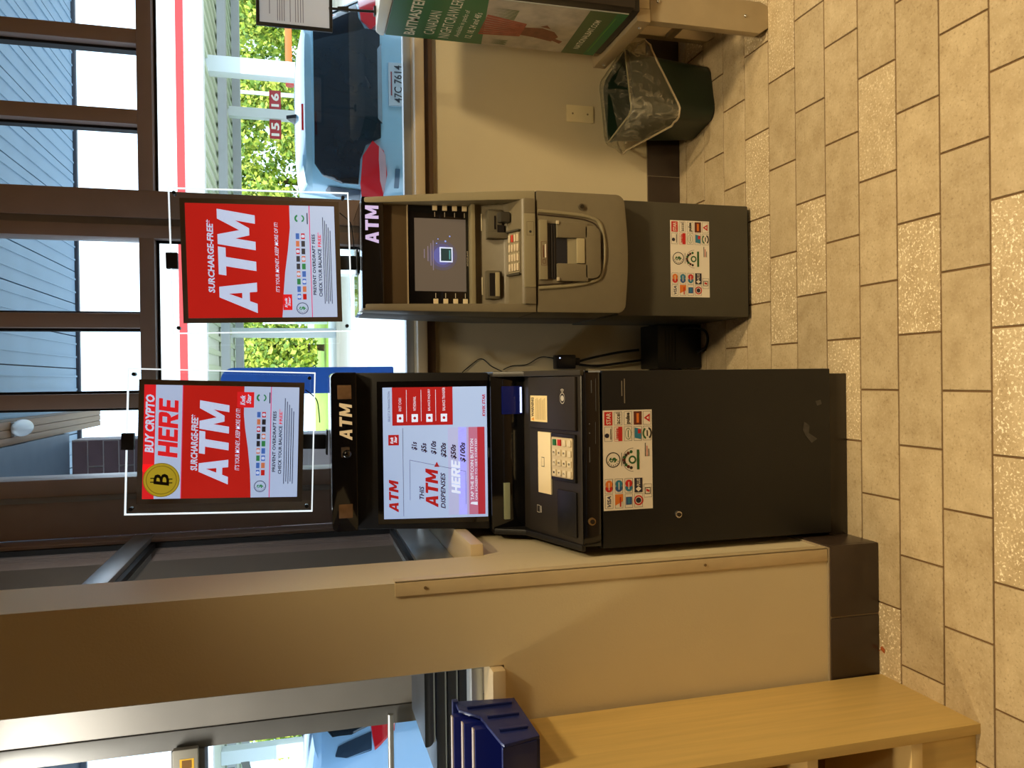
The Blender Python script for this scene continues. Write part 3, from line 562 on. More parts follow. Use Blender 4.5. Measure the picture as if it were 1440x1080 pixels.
# lower fascia around the cash dispenser
out = [(.219, .842), (.219, .56)]+[(.219+.032-.032*math.cos(t), .56-.032*math.sin(t)) for t in [math.radians(a) for a in (18, 36, 54, 72, 90)]]
out += [(.251+(.588-.251)*k/8, .528-.010*math.sin(math.pi*k/8)) for k in range(1, 8)]+[(.588+.032*math.sin(t), .528+.032-.032*math.cos(t)) for t in [math.radians(a) for a in (0, 18, 36, 54, 72, 90)]]+[(.62, .842)]
fa = prism('dispenser_fascia', out, 'y', 2.482, 2.705, og, A, .005)
def rib(name, pts, r, mat, y): return tube(name, [(x, y, z) for x, z in pts], r, mat, fa, 8, None, 5)
U = [(.552, .838), (.546, .72), (.538, .655), (.515, .618), (.43, .604), (.345, .618), (.322, .655), (.309, .72), (.298, .838)]
rib('surround_rib', U, .0065, ogl, 2.4815)
rib('surround_groove', [(x+(-.011 if x > .43 else .011 if x < .42 else 0), z+.010 if z < .7 else z) for x, z in U], .0022, M('groove_dark', s(58, 44, 30), .7), 2.4805)
yA = 2.468
box('dispenser_head', .326, .522, yA, 2.483, .809, .836, ogl, fa, .003)
box('bill_slot', .330, .513, 2.4795, 2.4825, .776, .809, M('slot_black', (.006, .006, .008), .35), fa, 0)
boxes('slot_roller', [(.335, .508, 2.476, 2.4795, .790, .794), (.335, .508, 2.476, 2.4795, .782, .785)], M('roller_dark', s(46, 44, 44), .3), fa)
for x0, x1 in ((.322, .381), (.465, .518)): box('dispenser_cheek', x0, x1, yA, 2.483, .668, .776, og, fa, .004)
prism('dispenser_lip', rrect(.332, .508, .622, .680, .028, 6, (.03, .03, .0, .0)), 'y', yA, 2.483, og, fa, .004)
boxes('cash_pocket', [(.381, .465, 2.4795, 2.4825, .738, .776)], M('pocket_black', (.01, .012, .02), .4), fa)
prism('pocket_ramp', [(2.482, .745), (2.469, .685), (2.482, .680)], 'x', .382, .464, ogl, fa, 0)
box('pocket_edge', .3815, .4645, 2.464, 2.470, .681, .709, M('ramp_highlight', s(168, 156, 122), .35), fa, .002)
for x in (.322, .508): box('slot_catch', x, x+.012, 2.463, 2.469, .770, .780, M('catch_pale', s(190, 178, 150), .4), fa, .002)
P = Print((.372, yA-.0004, .812)); P.frame(0, .078, 0, .020, .001, M('sheet_brown', s(96, 40, 26), .5)); P.frame(.006, .02, .005, .015, .0015, M('sheet_brown', s(96, 40, 26), .5), 2); P.rect(.026, .07, .003, .007, M('sheet_white', s(236, 226, 208), .5), 2); P.rect(.026, .066, .011, .014, M('sheet_brown', s(96, 40, 26), .5), 2); P.build('cash_label', fa)
lock((.572, 2.480, .685), .011, fa, M('dull_lock', s(104, 96, 78), .35, metal=.5))
# console: keypad shelf and reader slope
yr = lambda z: 2.482 if z < .86 else 2.482+(z-.86)/(1.40-.86)*.118
cs = prism('console', [(2.484, .846), (2.484, .884), (2.490, .892), (2.548, .920), (2.560, .932), (2.592, 1.004), (2.592, 1.026), (2.66, 1.026), (2.70, 1.026), (2.70, .846)], 'x', .246, .592, og, A, .003)
box('console_lip', .300, .543, 2.474, 2.486, .848, .886, ogl, A, .004)
boxes('seam_shadow', [(.222, .617, 2.488, 2.60, .8415, .8465)], M('groove_dark', s(58, 44, 30), .7), A)
P = Print((.470, 2.4735, .852)); P.disc(.012, .014, .0042, M('slot_dark', (.01, .01, .01), .6)); P.frame(0, .045, .002, .026, .0007, M('groove_dark', s(58, 44, 30), .7)); P.build('lip_mark', A)
for side, xo0, xo1, xi0, xi1 in (('l', .219, .231, .248, .252), ('r', .619, .598, .590, .580)):
    lv = []
    for k in range(7):
        z = .846+(1.398-.846)*k/6; t = k/6; a = xo0+(xo1-xo0)*t**1.4; c = xi0+(xi1-xi0)*t
        lv.append((z, min(a, c), max(a, c), yr(z), 2.705))
    column('side_rail', lv, og if side == 'l' else ogl, A, .004)  # paler colour on the right rail paints in the light it catches
for x0, x1, f in ((.246, .30, 1), (.543, .592, -1)):
    prism('shelf_corner', [(x0, 2.476), (x1, 2.476), (x1, 2.486), (x0, 2.486)], 'z', .848, .884, og, A, .002)
SLP = (Vector((0, 2.592, 1.004))-Vector((0, 2.560, .932))).normalized()
# card reader
cr = box('card_reader', .486, .567, 2.552, 2.60, .940, .990, M('reader_grey', s(96, 90, 74), .4), A, .004)
prism('reader_mouth', [(2.530, .918), (2.530, .950), (2.552, .958), (2.575, .958), (2.575, .918)], 'x', .522, .556, M('reader_dark', s(56, 52, 44), .4), cr, .004)
boxes('reader_slot', [(.500, .545, 2.5505, 2.5525, .963, .968), (.486, .515, 2.549, 2.553, .935, .958)], M('slot_black', (.006, .006, .008), .35), cr)
box('reader_base', .470, .490, 2.545, 2.58, .918, .992, M('reader_grey', s(96, 90, 74), .4), cr, .003)
rs = box('receipt_outlet', .270, .364, 2.557, 2.60, .948, .994, M('reader_grey', s(96, 90, 74), .4), A, .003)
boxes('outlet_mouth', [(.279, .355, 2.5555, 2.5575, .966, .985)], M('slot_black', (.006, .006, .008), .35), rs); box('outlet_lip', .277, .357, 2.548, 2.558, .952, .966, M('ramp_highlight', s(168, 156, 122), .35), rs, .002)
for x0, x1 in ((.500, .558), (.285, .345)): box('indicator', x0, x1, 2.588, 2.5925, 1.000, 1.005, M('indicator_pale', s(200, 188, 158), .4), A, .001)
# keypad
KU = (Vector((0, 2.548, .920))-Vector((0, 2.490, .892))).normalized(); KN = Vector((1, 0, 0)).cross(KU); KO = Vector((0, 2.490, .892))
def kbox(name, x0, x1, s0, s1, h0, h1, mat, parent, b=.0008):
    bm = box_bm(x0, x1, s0, s1, h0, h1); bev(bm, b)
    for v in bm.verts: x, y, z = v.co; v.co = KO+Vector((1, 0, 0))*x+KU*y+KN*z
    return finish(bm, name, mat, parent, None, True)
kp2 = kbox('keypad', .352, .486, .006, .060, .0003, .004, M('keypad_steel', s(150, 138, 110), .35), A)
for x in (.346, .490): kbox('keypad_guard', x-.003, x+.003, .002, .064, .0003, .012, ogd, kp2)
k0 = kbox('key', .358, .382, .048, .058, .004, .008, M('key_tan', s(206, 188, 158), .4), kp2)
for r in range(4):
    for c in range(4):
        if r == c == 0: continue
        o = copies(k0, 'key', kp2, [Vector((.032*c, 0, 0))-KU*(.0133*r)])[0]
        if c == 3 and r == 1: me = k0.data.copy(); me.materials.clear(); me.materials.append(M('key_dull_red', s(196, 62, 44), .4)); o.data = me
# screen unit
box('screen_ledge', .250, .590, 2.572, 2.64, 1.028, 1.042, ogl, A, .003)
su = box('screen_unit', .252, .588, 2.616, 2.70, 1.043, 1.247, black_g, A, .003)
P = Print((.298, 2.6155, 1.052)); scr = lit('dim_screen', (.105, .085, .066), .55); P.rect(0, .243, 0, .174, scr, 0)
for k, (r, c_) in enumerate(((.050, (.085, .075, .10)), (.040, (.08, .075, .18)), (.031, (.09, .10, .34)))): P.disc(.120, .080, r, lit('screen_glow_%d' % k, c_, .7), 1+k*.4, 30)
P.rect(.098, .148, .046, .090, lit('icon_white', (.55, .66, .95), .8), 3); P.rect(.102, .144, .050, .086, lit('icon_dark', (.02, .05, .06), .4), 4); P.rect(.108, .138, .054, .058, lit('icon_teal', (.10, .35, .42), .5), 5)
for x, z, r in ((.168, .070, .003), (.185, .055, .0025), (.175, .095, .002), (.16, .10, .002)): P.disc(x, z, r, lit('icon_blue', (.2, .3, .85), .8), 3, 10)
for x0, x1, z in ((.085, .16, .118), (.10, .15, .128), (.07, .17, .110), (.11, .14, .140)): P.rect(x0, x1, z, z+.003, lit('screen_type', (.2, .17, .24), .6), 3)
P.build('screen', su)
fk = box('function_key', .568, .586, 2.611, 2.6165, 1.149, 1.165, M('function_key_cream', s(232, 214, 176), .4), su, .0015)
copies(fk, 'function_key', su, [(dx, 0, -.0337*k) for dx in (0, -.313) for k in range(4) if not (dx == 0 and k == 0)])
P = Print((0, 2.6155, 0)); tk = M('tick_pale', s(190, 180, 160), .5)
for k in range(4):
    z = 1.157-.0337*k; P.rect(.547, .563, z-.0012, z+.0012, tk); P.rect(.276, .292, z-.0012, z+.0012, tk)
P.text('HYOSUNG', .385, .435, 1.0445, 1.0495, tk, 1, .01); P.build(kind='stuff', name='tick_marks', parent=su)
box('recess_back', .250, .590, 2.626, 2.70, 1.248, 1.330, brown_r, A, .002)
boxes('recess_edge', [(.250, .590, 2.612, 2.626, 1.2475, 1.2505)], M('edge_pale', s(176, 158, 128), .35), A)
hb = prism('header_band', rrect(.236, .600, 1.330, 1.400, .006, 4), 'y', 2.598, 2.98, black_g, A, .003)
P = Print((.449, 2.5975, 1.345)); P.block('ATM', 0, .122, 0, .043, M('header_letters', (.42, .36, .62), .4, emit=.9), 1, 0, .12); P.build('lettering', hb)

# ================================================================== EDGE-LIT ACRYLIC SIGNS ON THE MACHINES
acr = glassm('clear_acrylic', (.93, .96, .97), .02); glow = M('lit_edge', (.85, .95, 1.0), .3, emit=.95); bord = M('sign_border', s(104, 90, 76), .5, var=.05); bolt_m = M('standoff_dark', s(30, 34, 38), .35)
def sign(loc, rot, label, W, H, foot, draw):
    """W,H outer acrylic size; loc is the foot of its pole, the plate hangs above it"""
    S = thing('lightbox_sign', loc, label, 'sign', 'lightbox signs on the machines'); x, y, z = loc; z0 = z+foot
    pl = box('acrylic_plate', x-W/2, x+W/2, y-.004, y+.004, z0, z0+H, acr, S, 0)
    t = .003
    boxes('lit_edge', [(x-W/2-.001, x+W/2+.001, y-.0046, y+.0046, z0+H-t, z0+H+.001), (x-W/2-.001, x+W/2+.001, y-.0046, y+.0046, z0-.001, z0+t), (x-W/2-.001, x-W/2+t, y-.0046, y+.0046, z0+t, z0+H-t), (x+W/2-t, x+W/2+.001, y-.0046, y+.0046, z0+t, z0+H-t)], glow, pl)
    m = .033; fb = box('poster_frame', x-W/2+m, x+W/2-m, y-.0075, y-.0042, z0+m, z0+H-m, bord, S, .0005)
    f = .016; w, h = W-2*m-2*f, H-2*m-2*f; P = Print((x-w/2, y-.0077, z0+m+f)); draw(P, w, h); P.build('poster', fb)
    for sx in (-1, 1):
        for sz in (0, 1): cyl('standoff', (x+sx*(W/2-.018), y, z0+.018+sz*(H-.036)), 'y', .006, .026, bolt_m, S, 12)
    box('top_clip', x-.026, x+.026, y-.010, y+.016, z0+H-.022, z0+H+.014, black_m, S, .003)
    box('pole', x-.024, x+.024, y+.010, y+.022, z+.006, z0+.10, black_m, S, .003); box('foot', x-.04, x+.04, y-.03, y+.04, z, z+.006, black_m, S, .002)
    tube('cable', [(x+.17, y+.01, z0+.03), (x+.14, y+.02, z0-.005), (x+.10, y+.05, z0-.015), (x+.06, y+.09, z0-.02)], .0018, black_m, S, 6, None, 5)
    S.rotation_euler = (0, rot, 0); return S
def poster_l(P, W, H):
    y = lambda f: H*(1-f)
    P.rect(0, W, 0, H, L_white, 1); P.rect(.24*W, W, y(.072), y(0), L_red2, 2); P.rect(0, .3*W, y(.072), y(.0), L_red2, 2)
    P.text('BUY CRYPTO', .405*W, .915*W, y(.066), y(.010), L_txt, 3, .035, .15); P.block('HERE', .36*W, .885*W, y(.215), y(.092), L_red2, 3, .16)
    red_field(P, W, H, .24, [(.0, .69), (.10, .688), (.25, .682), (.45, .665), (.62, .645), (.75, .635)])
    P.rect(0, W, y(.243), y(.238), L_pink, 3)
    P.text('SURCHARGE-FREE*', .245*W, .745*W, y(.342), y(.296), L_txt, 3, .03, .15); P.block('ATM', .12*W, .87*W, y(.54), y(.35), L_txt, 3, .20)
    P.text("IT'S YOUR MONEY...KEEP MORE OF IT!", .245*W, .80*W, y(.612), y(.582), L_txt, 3, .012, .2)
    kwik(P, .81*W, .95*W, y(.70), y(.59), L_red2, L_txt, 3)
    c = (.165*W, y(.118)); R = .150*W; P.disc(*c, R, coin_m, 4, 40); P.ring(*c, R*.80, R*.84, coin_d, 5); P.ring(*c, R*.96, R, coin_d, 5)
    a, b_ = c; P.text('B', a-.34*R, a+.36*R, b_-.42*R, b_+.42*R, coin_i, 6, .02, .12)
    for dx in (-.12, .10): P.rect(a+dx*R-.03*R, a+dx*R+.03*R, b_+.38*R, b_+.60*R, coin_i, 6); P.rect(a+dx*R-.08*R, a+dx*R-.02*R, b_-.60*R, b_-.38*R, coin_i, 6)
    lower_poster(P, W, H, None, .10, .90, ((.722, .745), (.755, .78)), .812, (.23, .78, .828, .850), (.21, .80, .868, .890), (.905, .972), .19, .78)
def poster_r(P, W, H):
    y = lambda f: H*(1-f)
    P.rect(0, W, 0, H, L_white, 1)
    red_field(P, W, H, 0, [(.0, .62), (.06, .625), (.20, .632), (.40, .648), (.60, .672), (.80, .690)])
    P.text('SURCHARGE-FREE*', .22*W, .86*W, y(.178), y(.133), L_txt, 3, .03, .15); P.block('ATM', .04*W, .955*W, y(.455), y(.205), L_txt, 3, .20)
    P.text("IT'S YOUR MONEY...KEEP MORE OF IT!", .225*W, .845*W, y(.608), y(.582), L_txt, 3, .012, .2)
    kwik(P, .065*W, .205*W, y(.69), y(.628), L_red2, L_txt, 3)
    lower_poster(P, W, H, None, .08, .885, ((.728, .752), (.765, .79)), .825, (.20, .745, .838, .860), (.185, .765, .878, .902), (.915, .972), .15, .76)
sign((-.198, 2.655, 1.514), .035, 'framed clear acrylic sign reading BUY CRYPTO HERE with a gold coin', .452, .560, .045, poster_l)
sign((.408, 2.75, 1.402), -.018, 'framed clear acrylic sign with large ATM lettering and no coin', .472, .570, .026, poster_r)

# ================================================================== BAIT COOLER ON ITS STAND
grn = M('bait_green', s(24, 104, 58), .35); grd = M('bait_dark_green', s(58, 84, 40), .35)
F = thing('bait_cooler', (1.5, 2.58, .502), 'green printed live bait cooler cabinet standing on a low metal stand', 'cooler')
box('body', 1.201, 1.80, 2.42, 2.76, .53, 1.30, M('cooler_white', s(206, 208, 200), .4), F, .006)
box('base', 1.205, 1.79, 2.40, 2.75, .503, .53, black_m, F, .003)
box('door_frame', 1.202, 1.80, 2.375, 2.419, .53, 1.30, M('cooler_black', s(30, 22, 18), .4), F, .005)
prism('lid', [(2.375, 1.301), (2.765, 1.301), (2.765, 1.316), (2.74, 1.332), (2.42, 1.345), (2.375, 1.33)], 'x', 1.198, 1.80, M('cooler_lid', s(222, 230, 226), .3), F, .006)
P = Print((1.2005, 2.757, .532), (0, -1, 0), (0, 0, 1)); W, H = .335, .766
P.rect(0, W, 0, H, grn, 0); tw = M('bait_white', s(226, 226, 206), .45)
P.text('BAITMASTERS', .022, .315, .668, .706, tw, 2, .02); P.text('CANADIAN', .04, .215, .603, .640, tw, 2, .0); P.text('NIGHTCRAWLERS', .022, .325, .548, .586, tw, 2, .0)
P.text('Available in packs of', .04, .245, .510, .533, tw, 2, .0, .15); P.text("12, 18, 24 and 48's", .04, .235, .468, .496, tw, 2, .01, .15)
pic = M('picture_sand', s(176, 166, 146), .5, var=.22, vscale=18); P.poly([(0, .125), (W, .125), (W, .475), (.0, .425)], pic, 1)
wm = M('worm_brown', s(122, 70, 44), .5, var=.25, vscale=30); wl_ = M('worm_red', s(160, 84, 62), .5, var=.2, vscale=40); gs = M('picture_grass', s(70, 96, 40), .5)
P.poly([(.08, .19), (.12, .175), (.155, .20), (.175, .25), (.165, .33), (.135, .36), (.11, .33), (.10, .26)], wm, 2)
for k in range(9):
    x = .095+.011*k; P.poly([(x, .31), (x+.011, .31), (x+.02+.006*k-.02, .455), (x+.006+.006*k-.02, .455)], wl_, 2.5)
P.poly([(.07, .155), (.09, .15), (.11, .19), (.095, .20)], wm, 3); P.poly([(.175, .22), (.20, .24), (.185, .26)], wm, 3)
for k in range(10): x = .015+.004*k; P.poly([(x, .34+.006*(k % 4)), (x+.003, .34), (x+.001, .40+.005*(k % 3))], gs, 2)
for k in range(12): x = .21+.006*k; P.poly([(x, .36), (x+.004, .36), (x+.006, .43+.008*(k % 3))], gs, 2)
P.poly([(0, .04), (W, .04), (W, .135), (0, .125)], grd, 2); P.text('NATIONALBAIT.COM', .045, .275, .072, .094, tw, 3, .01); P.rect(.03, .30, .030, .034, M('bait_line', s(90, 150, 60), .5), 2)
P.build('printed_side', F)
T = thing('metal_stand', (1.5, 2.62, 0), 'low satin metal stand with wide flat legs under the bait cooler', 'stand')
sm = M('stand_metal', s(172, 156, 126), .38, metal=.35, var=.05, vscale=12)
def leg(x0, y0): return prism('leg', [(x0, .449), (x0, .035), (x0+.022, 0), (x0+.098, 0), (x0+.11, .03), (x0+.11, .449)], 'y', y0, y0+.035, sm, T, .003)
for x in (1.196, 1.69): leg(x, 2.435)
for x in (1.32, 1.60): leg(x, 2.80)
for x in (1.188, 1.76): box('side_rail', x, x+.045, 2.43, 2.84, .450, .500, sm, T, .004)
for y in (2.435, 2.80): box('cross_rail', 1.235, 1.758, y, y+.035, .450, .498, sm, T, .003)
box('low_rail', 1.312, 1.332, 2.472, 2.798, .185, .212, sm, T, .003); box('low_cross_rail', 1.43, 1.60, 2.81, 2.83, .19, .212, sm, T, .003)
for c in ((1.1875, 2.475, .470), (1.1875, 2.80, .470)): sphere('bolt', c, .006, metal_m, T)
for c in ((1.25, 2.434, .09), (1.262, 2.434, .42)): sphere('bolt', c, .006, metal_m, T)
# notice on a thin rod clamped to the cooler
N = thing('notice_holder', (1.245, 2.70, 1.335), 'black framed notice with printed paper on a thin rod above the cooler', 'notice')
tube('rod', [(1.250, 2.70, 1.336), (1.247, 2.70, 1.40), (1.244, 2.70, 1.49)], .0045, black_m, N, 8); prism('swivel', [(1.238, 1.425), (1.256, 1.425), (1.251, 1.462), (1.243, 1.462)], 'y', 2.693, 2.707, black_m, N, .002); box('clamp', 1.236, 1.266, 2.69, 2.71, 1.3345, 1.342, black_m, N, .002)
for a_ in ((1.164, 1.176, 1.478, 1.722), (1.378, 1.39, 1.478, 1.722), (1.1765, 1.3775, 1.478, 1.489), (1.1765, 1.3775, 1.711, 1.722)): fr_ = box('frame_bar', a_[0], a_[1], 2.694, 2.704, a_[2], a_[3], black_m, N, .003)
P = Print((1.174, 2.699, 1.488)); pp = M('notice_paper', s(226, 222, 222), .7); nt = pp.node_tree; tl = nt.nodes.new('ShaderNodeBsdfTranslucent'); tl.inputs[0].default_value = (*s(226, 222, 222), 1); mx_ = nt.nodes.new('ShaderNodeMixShader'); mx_.inputs[0].default_value = .55
nt.links.new(nt.nodes['Principled BSDF'].outputs[0], mx_.inputs[1]); nt.links.new(tl.outputs[0], mx_.inputs[2]); nt.links.new(mx_.outputs[0], nt.nodes['Material Output'].inputs[0]); P.rect(0, .206, 0, .224, pp, 0); il = M('notice_ink', s(120, 112, 122), .6)
for k, (z, a) in enumerate(((.190, .13), (.165, .04), (.158, .045), (.151, .05), (.144, .045), (.125, .12), (.108, .05), (.10, .055), (.092, .05), (.084, .055))): P.rect(.012+.02*(k == 0), .012+a+.03, z, z+.0022, il, 1)
P.build('paper', N)

# ================================================================== WASTE BIN WITH CLEAR LINER
B = thing('waste_bin', (1.118, 2.928, 0), 'dark green plastic waste bin with a clear plastic liner against the wall', 'bin')
def ringpts(h, r, z, n=6, skew=0.0):
    return [Vector((x, y, z)) for x, y in rrect(-h, h, -h*.98, h*.98, r, n)]
def loft(name, rings, mat, parent, thick=0.0, rot=.20, c=(1.118, 2.928, 0), close_bottom=True, smooth=True):
    bm = bmesh.new(); Rz = Matrix.Rotation(rot, 3, 'Z'); V = [[bm.verts.new(Rz @ p+Vector(c)) for p in r] for r in rings]
    for a, b_ in zip(V, V[1:]):
        n = len(a)
        for i in range(n): bm.faces.new((a[i], a[(i+1) % n], b_[(i+1) % n], b_[i]))
    if close_bottom: bm.faces.new(V[0][::-1])
    return finish(bm, name, mat, parent, None, smooth, 60)
gb = M('bin_green', s(22, 44, 28), .42, var=.1, vscale=10)
loft('body', [ringpts(.112, .05, 0), ringpts(.118, .05, .012), ringpts(.137, .05, .345), ringpts(.142, .05, .36), ringpts(.137, .047, .36), ringpts(.131, .045, .34), ringpts(.112, .045, .02), ringpts(.05, .02, .018)], gb, B)
ln = bpy.data.materials.new('clear_liner'); ln.use_nodes = True; nt = ln.node_tree; nt.nodes.clear()
o_ = nt.nodes.new('ShaderNodeOutputMaterial'); t_ = nt.nodes.new('ShaderNodeBsdfTransparent'); t_.inputs[0].default_value = (.90, .90, .86, 1); pb = nt.nodes.new('ShaderNodeBsdfPrincipled'); pb.inputs['Base Color'].default_value = (*s(200, 190, 165), 1); pb.inputs['Roughness'].default_value = .18
mxs = nt.nodes.new('ShaderNodeMixShader'); tcn = nt.nodes.new('ShaderNodeTexCoord'); nz = nt.nodes.new('ShaderNodeTexNoise'); nz.inputs['Scale'].default_value = 22; nz.inputs['Distortion'].default_value = 1.6; nt.links.new(tcn.outputs['Object'], nz.inputs['Vector'])
rp = nt.nodes.new('ShaderNodeValToRGB'); rp.color_ramp.elements[0].position = .5; rp.color_ramp.elements[1].position = .72; rp.color_ramp.elements[0].color = (.16, .16, .16, 1); rp.color_ramp.elements[1].color = (.5, .5, .5, 1); nt.links.new(nz.outputs['Fac'], rp.inputs[0]); nt.links.new(rp.outputs[0], mxs.inputs[0])
bpn = nt.nodes.new('ShaderNodeBump'); bpn.inputs['Strength'].default_value = .9; bpn.inputs['Distance'].default_value = .01; nt.links.new(nz.outputs['Fac'], bpn.inputs['Height']); nt.links.new(bpn.outputs[0], pb.inputs['Normal'])
nt.links.new(t_.outputs[0], mxs.inputs[1]); nt.links.new(pb.outputs[0], mxs.inputs[2]); nt.links.new(mxs.outputs[0], o_.inputs[0])
def wav(h, r, z, dz, dr, ph, n=6, low=None):
    pts = ringpts(h, r, 0, n); out = []; L = len(pts)
    for i, p in enumerate(pts):
        a = 2*math.pi*i/L; k = 1+dr*math.sin(5*a+ph)+dr*.6*math.sin(11*a+2*ph)
        zz = z+dz*math.sin(3*a+ph)
        if low: zz = z-low*max(0, math.cos(math.atan2(p.y, p.x)-math.radians(-128)))**1.3
        out.append(Vector((p.x*k, p.y*k, zz)))
    return out
loft('liner', [wav(.118, .045, .16, .01, .04, 1), wav(.127, .045, .30, .004, .02, 2), wav(.136, .05, .367, .003, .008, 3), wav(.146, .05, .374, .003, .008, 3), wav(.155, .05, .36, .004, .012, 1), wav(.163, .055, .33, .0, .02, 2, low=.055), wav(.172, .06, .305, .0, .028, 4, low=.115), wav(.168, .06, .30, .0, .03, 4, low=.118)], ln, B, close_bottom=False)
rim_l = wav(.170, .06, .303, .0, .029, 4, low=.116); Rz = Matrix.Rotation(.20, 3, 'Z')
pts = [Rz @ p+Vector((1.118, 2.928, 0)) for p in rim_l]; tube('liner_hem', pts+[pts[0]], .004, M('liner_hem', s(190, 172, 140), .3), B, 6)
pts = [Rz @ p+Vector((1.118, 2.928, 0)) for p in wav(.142, .05, .374, .003, .008, 3)]; tube('liner_fold', pts+[pts[0]], .003, M('liner_fold', s(150, 142, 110), .3), B, 6)

# ================================================================== WALL PLATE, POWER SUPPLY, CABLES
Wp = thing('wall_plate', (1.106, YB-.006, .392), 'small cream blank wall plate on the tan wall beside the bin', 'wall plate')
box('plate', 1.071, 1.142, YB-.007, YB-.0005, .393, .513, M('plate_cream', s(240, 222, 172), .35), Wp, .003)
for z in (.42, .486): cyl('screw', (1.106, YB-.0075, z), 'y', .004, .002, M('plate_screw', s(150, 130, 90), .4), Wp, 10)
Ad = thing('power_adapter', (.068, YB-.03, .475), 'black plug-in power adapter on the wall between the two machines', 'adapter')
box('body', .040, .098, YB-.05, YB-.001, .500, .585, M('adapter_black', s(14, 15, 26), .35), Ad, .006); box('neck', .055, .085, YB-.04, YB-.012, .478, .500, black_m, Ad, .004); cyl('light', (.085, YB-.051, .57), 'y', .003, .003, M('adapter_led', (.6, .7, 1), .3, emit=1.5), Ad, 10)
tube('cord', [(.072, YB-.026, .478), (.090, YB-.03, .40), (.108, YB-.03, .30), (.118, YB-.03, .21)], .005, black_m, Ad, 8, None, 6); tube('cord', [(.058, YB-.026, .478), (.052, YB-.03, .40), (.062, YB-.035, .30), (.075, YB-.035, .20)], .005, black_m, Ad, 8, None, 6)
tube('thin_cord', [(.085, YB-.02, .586), (.09, YB-.012, .64), (.06, YB-.012, .70), (.055, YB-.012, .76), (.04, YB-.012, .80)], .0022, black_m, Ad, 6, None, 6)
sc_ = thing('sign_cord', (.05, YB-.01, .80), 'thin black cord looping on the wall above the power adapter', 'cord')
tube('cord', [(.03, YB-.01, .80), (.055, YB-.008, .85), (.085, YB-.008, .89), (.062, YB-.008, .93), (.03, YB-.01, .97)], .0022, black_m, sc_, 6, None, 6)
Up = thing('battery_backup', (.135, 3.0, 0), 'black battery backup box on the floor in the gap between the machines', 'power supply')
bb_ = box('case', .036, .215, 2.93, 3.095, .004, .200, M('backup_black', s(16, 16, 17), .45), Up, .005)
boxes('vent', [(.06, .19, 2.928, 2.931, .16-.014*k, .165-.014*k) for k in range(4)], M('vent_black', (.004, .004, .004), .6), bb_)
for x in (.06, .18): cyl('rubber_foot', (x, 2.95, .002), 'z', .01, .004, black_m, Up, 10); cyl('rubber_foot', (x, 3.07, .002), 'z', .01, .004, black_m, Up, 10)
tube('cord', [(.19, 2.93, .10), (.20, 2.90, .07), (.19, 2.88, .02), (.16, 2.87, .008), (.12, 2.89, .007), (.10, 2.92, .03)], .005, black_m, Up, 8, None, 6)

# ================================================================== WOODEN SHELF UNIT, BLUE BIN
wd = M('maple_laminate', s(216, 184, 112), .42, var=.07, vscale=5, stretch=(14, 14, .7)); we = M('maple_edge', s(228, 200, 142), .45, var=.05, vscale=6)
Sh = thing('shelf_unit', (-1.25, 1.74, 0), 'honey coloured wooden open shelf unit against the wall, left of the pillar base', 'shelf')
box('side_panel', -.884, -.858, 1.566, 1.908, 0, 1.098, wd, Sh, .002); box('side_panel', -1.68, -1.654, 1.566, 1.908, 0, 1.098, wd, Sh, .002)
box('top_board', -1.6535, -.8845, 1.566, 1.908, 1.066, 1.098, wd, Sh, .002)
for z0, z1 in ((.168, .20), (.458, .487), (.76, .789)): box('shelf_board', -1.6535, -.8845, 1.570, 1.90, z0, z1, we, Sh, .002)
box('back_panel', -1.6535, -.8845, 1.895, 1.907, .20, 1.066, M('maple_dark', s(140, 98, 44), .5, var=.06), Sh, 0); box('kick_board', -1.6535, -.8845, 1.58, 1.60, 0, .168, wd, Sh, .002)
Bb = thing('parts_bin', (-.98, 1.78, 1.099), 'dark blue plastic parts bin overhanging the shelf unit edge', 'bin')
bl = M('bin_blue', s(30, 44, 112), .38, var=.05); bx0, bx1, by0, by1 = -1.20, -.785, 1.640, 1.895
side = [(by0+.02, 1.100), (by1-.02, 1.100), (by1, 1.245), (by1-.05, 1.245), (by1-.10, 1.205), (by0+.015, 1.190), (by0, 1.186)]
prism('side_wall', side, 'x', bx1-.008, bx1, bl, Bb, .002); prism('side_wall', side, 'x', bx0, bx0+.008, bl, Bb, .002)
box('floor_plate', bx0+.008, bx1-.008, by0+.02, by1-.02, 1.100, 1.108, bl, Bb, 0); prism('back_wall', [(by1-.024, 1.108), (by1-.016, 1.108), (by1, 1.245), (by1-.008, 1.245)], 'x', bx0+.008, bx1-.008, bl, Bb, 0)
prism('front_wall', [(by0+.016, 1.108), (by0+.026, 1.108), (by0+.012, 1.189), (by0, 1.189)], 'x', bx0+.008, bx1-.008, bl, Bb, 0)
prism('rim', [(by1-.012, 1.238), (by1+.006, 1.238), (by1+.006, 1.252), (by1-.012, 1.252)], 'x', bx0, bx1+.004, bl, Bb, .002)
for y, z in ((1.84, 1.225), (1.775, 1.19), (1.70, 1.18)): box('side_rib', bx1, bx1+.006, y, y+.010, 1.115, z, bl, Bb, .001)
cb = M('carton_blue', s(20, 34, 128), .4); cw = M('carton_edge', s(214, 206, 206), .5)
for k, (y, z, lab) in enumerate(((1.852, 1.262, 'rear blue carton with pale edge standing in the parts bin'), (1.812, 1.245, 'middle blue carton with pale edge standing in the parts bin'), (1.772, 1.228, 'front blue carton with pale edge standing in the parts bin'))):
    q_ = thing('carton', (-.98, y, 1.109), lab, 'carton', 'blue cartons in the parts bin'); box('board', -1.18, -.80, y-.012, y+.012, 1.109, z-.004, cb, q_, .002); box('pale_edge', -1.178, -.802, y-.008, y+.008, z-.0038, z, cw, q_, .001)
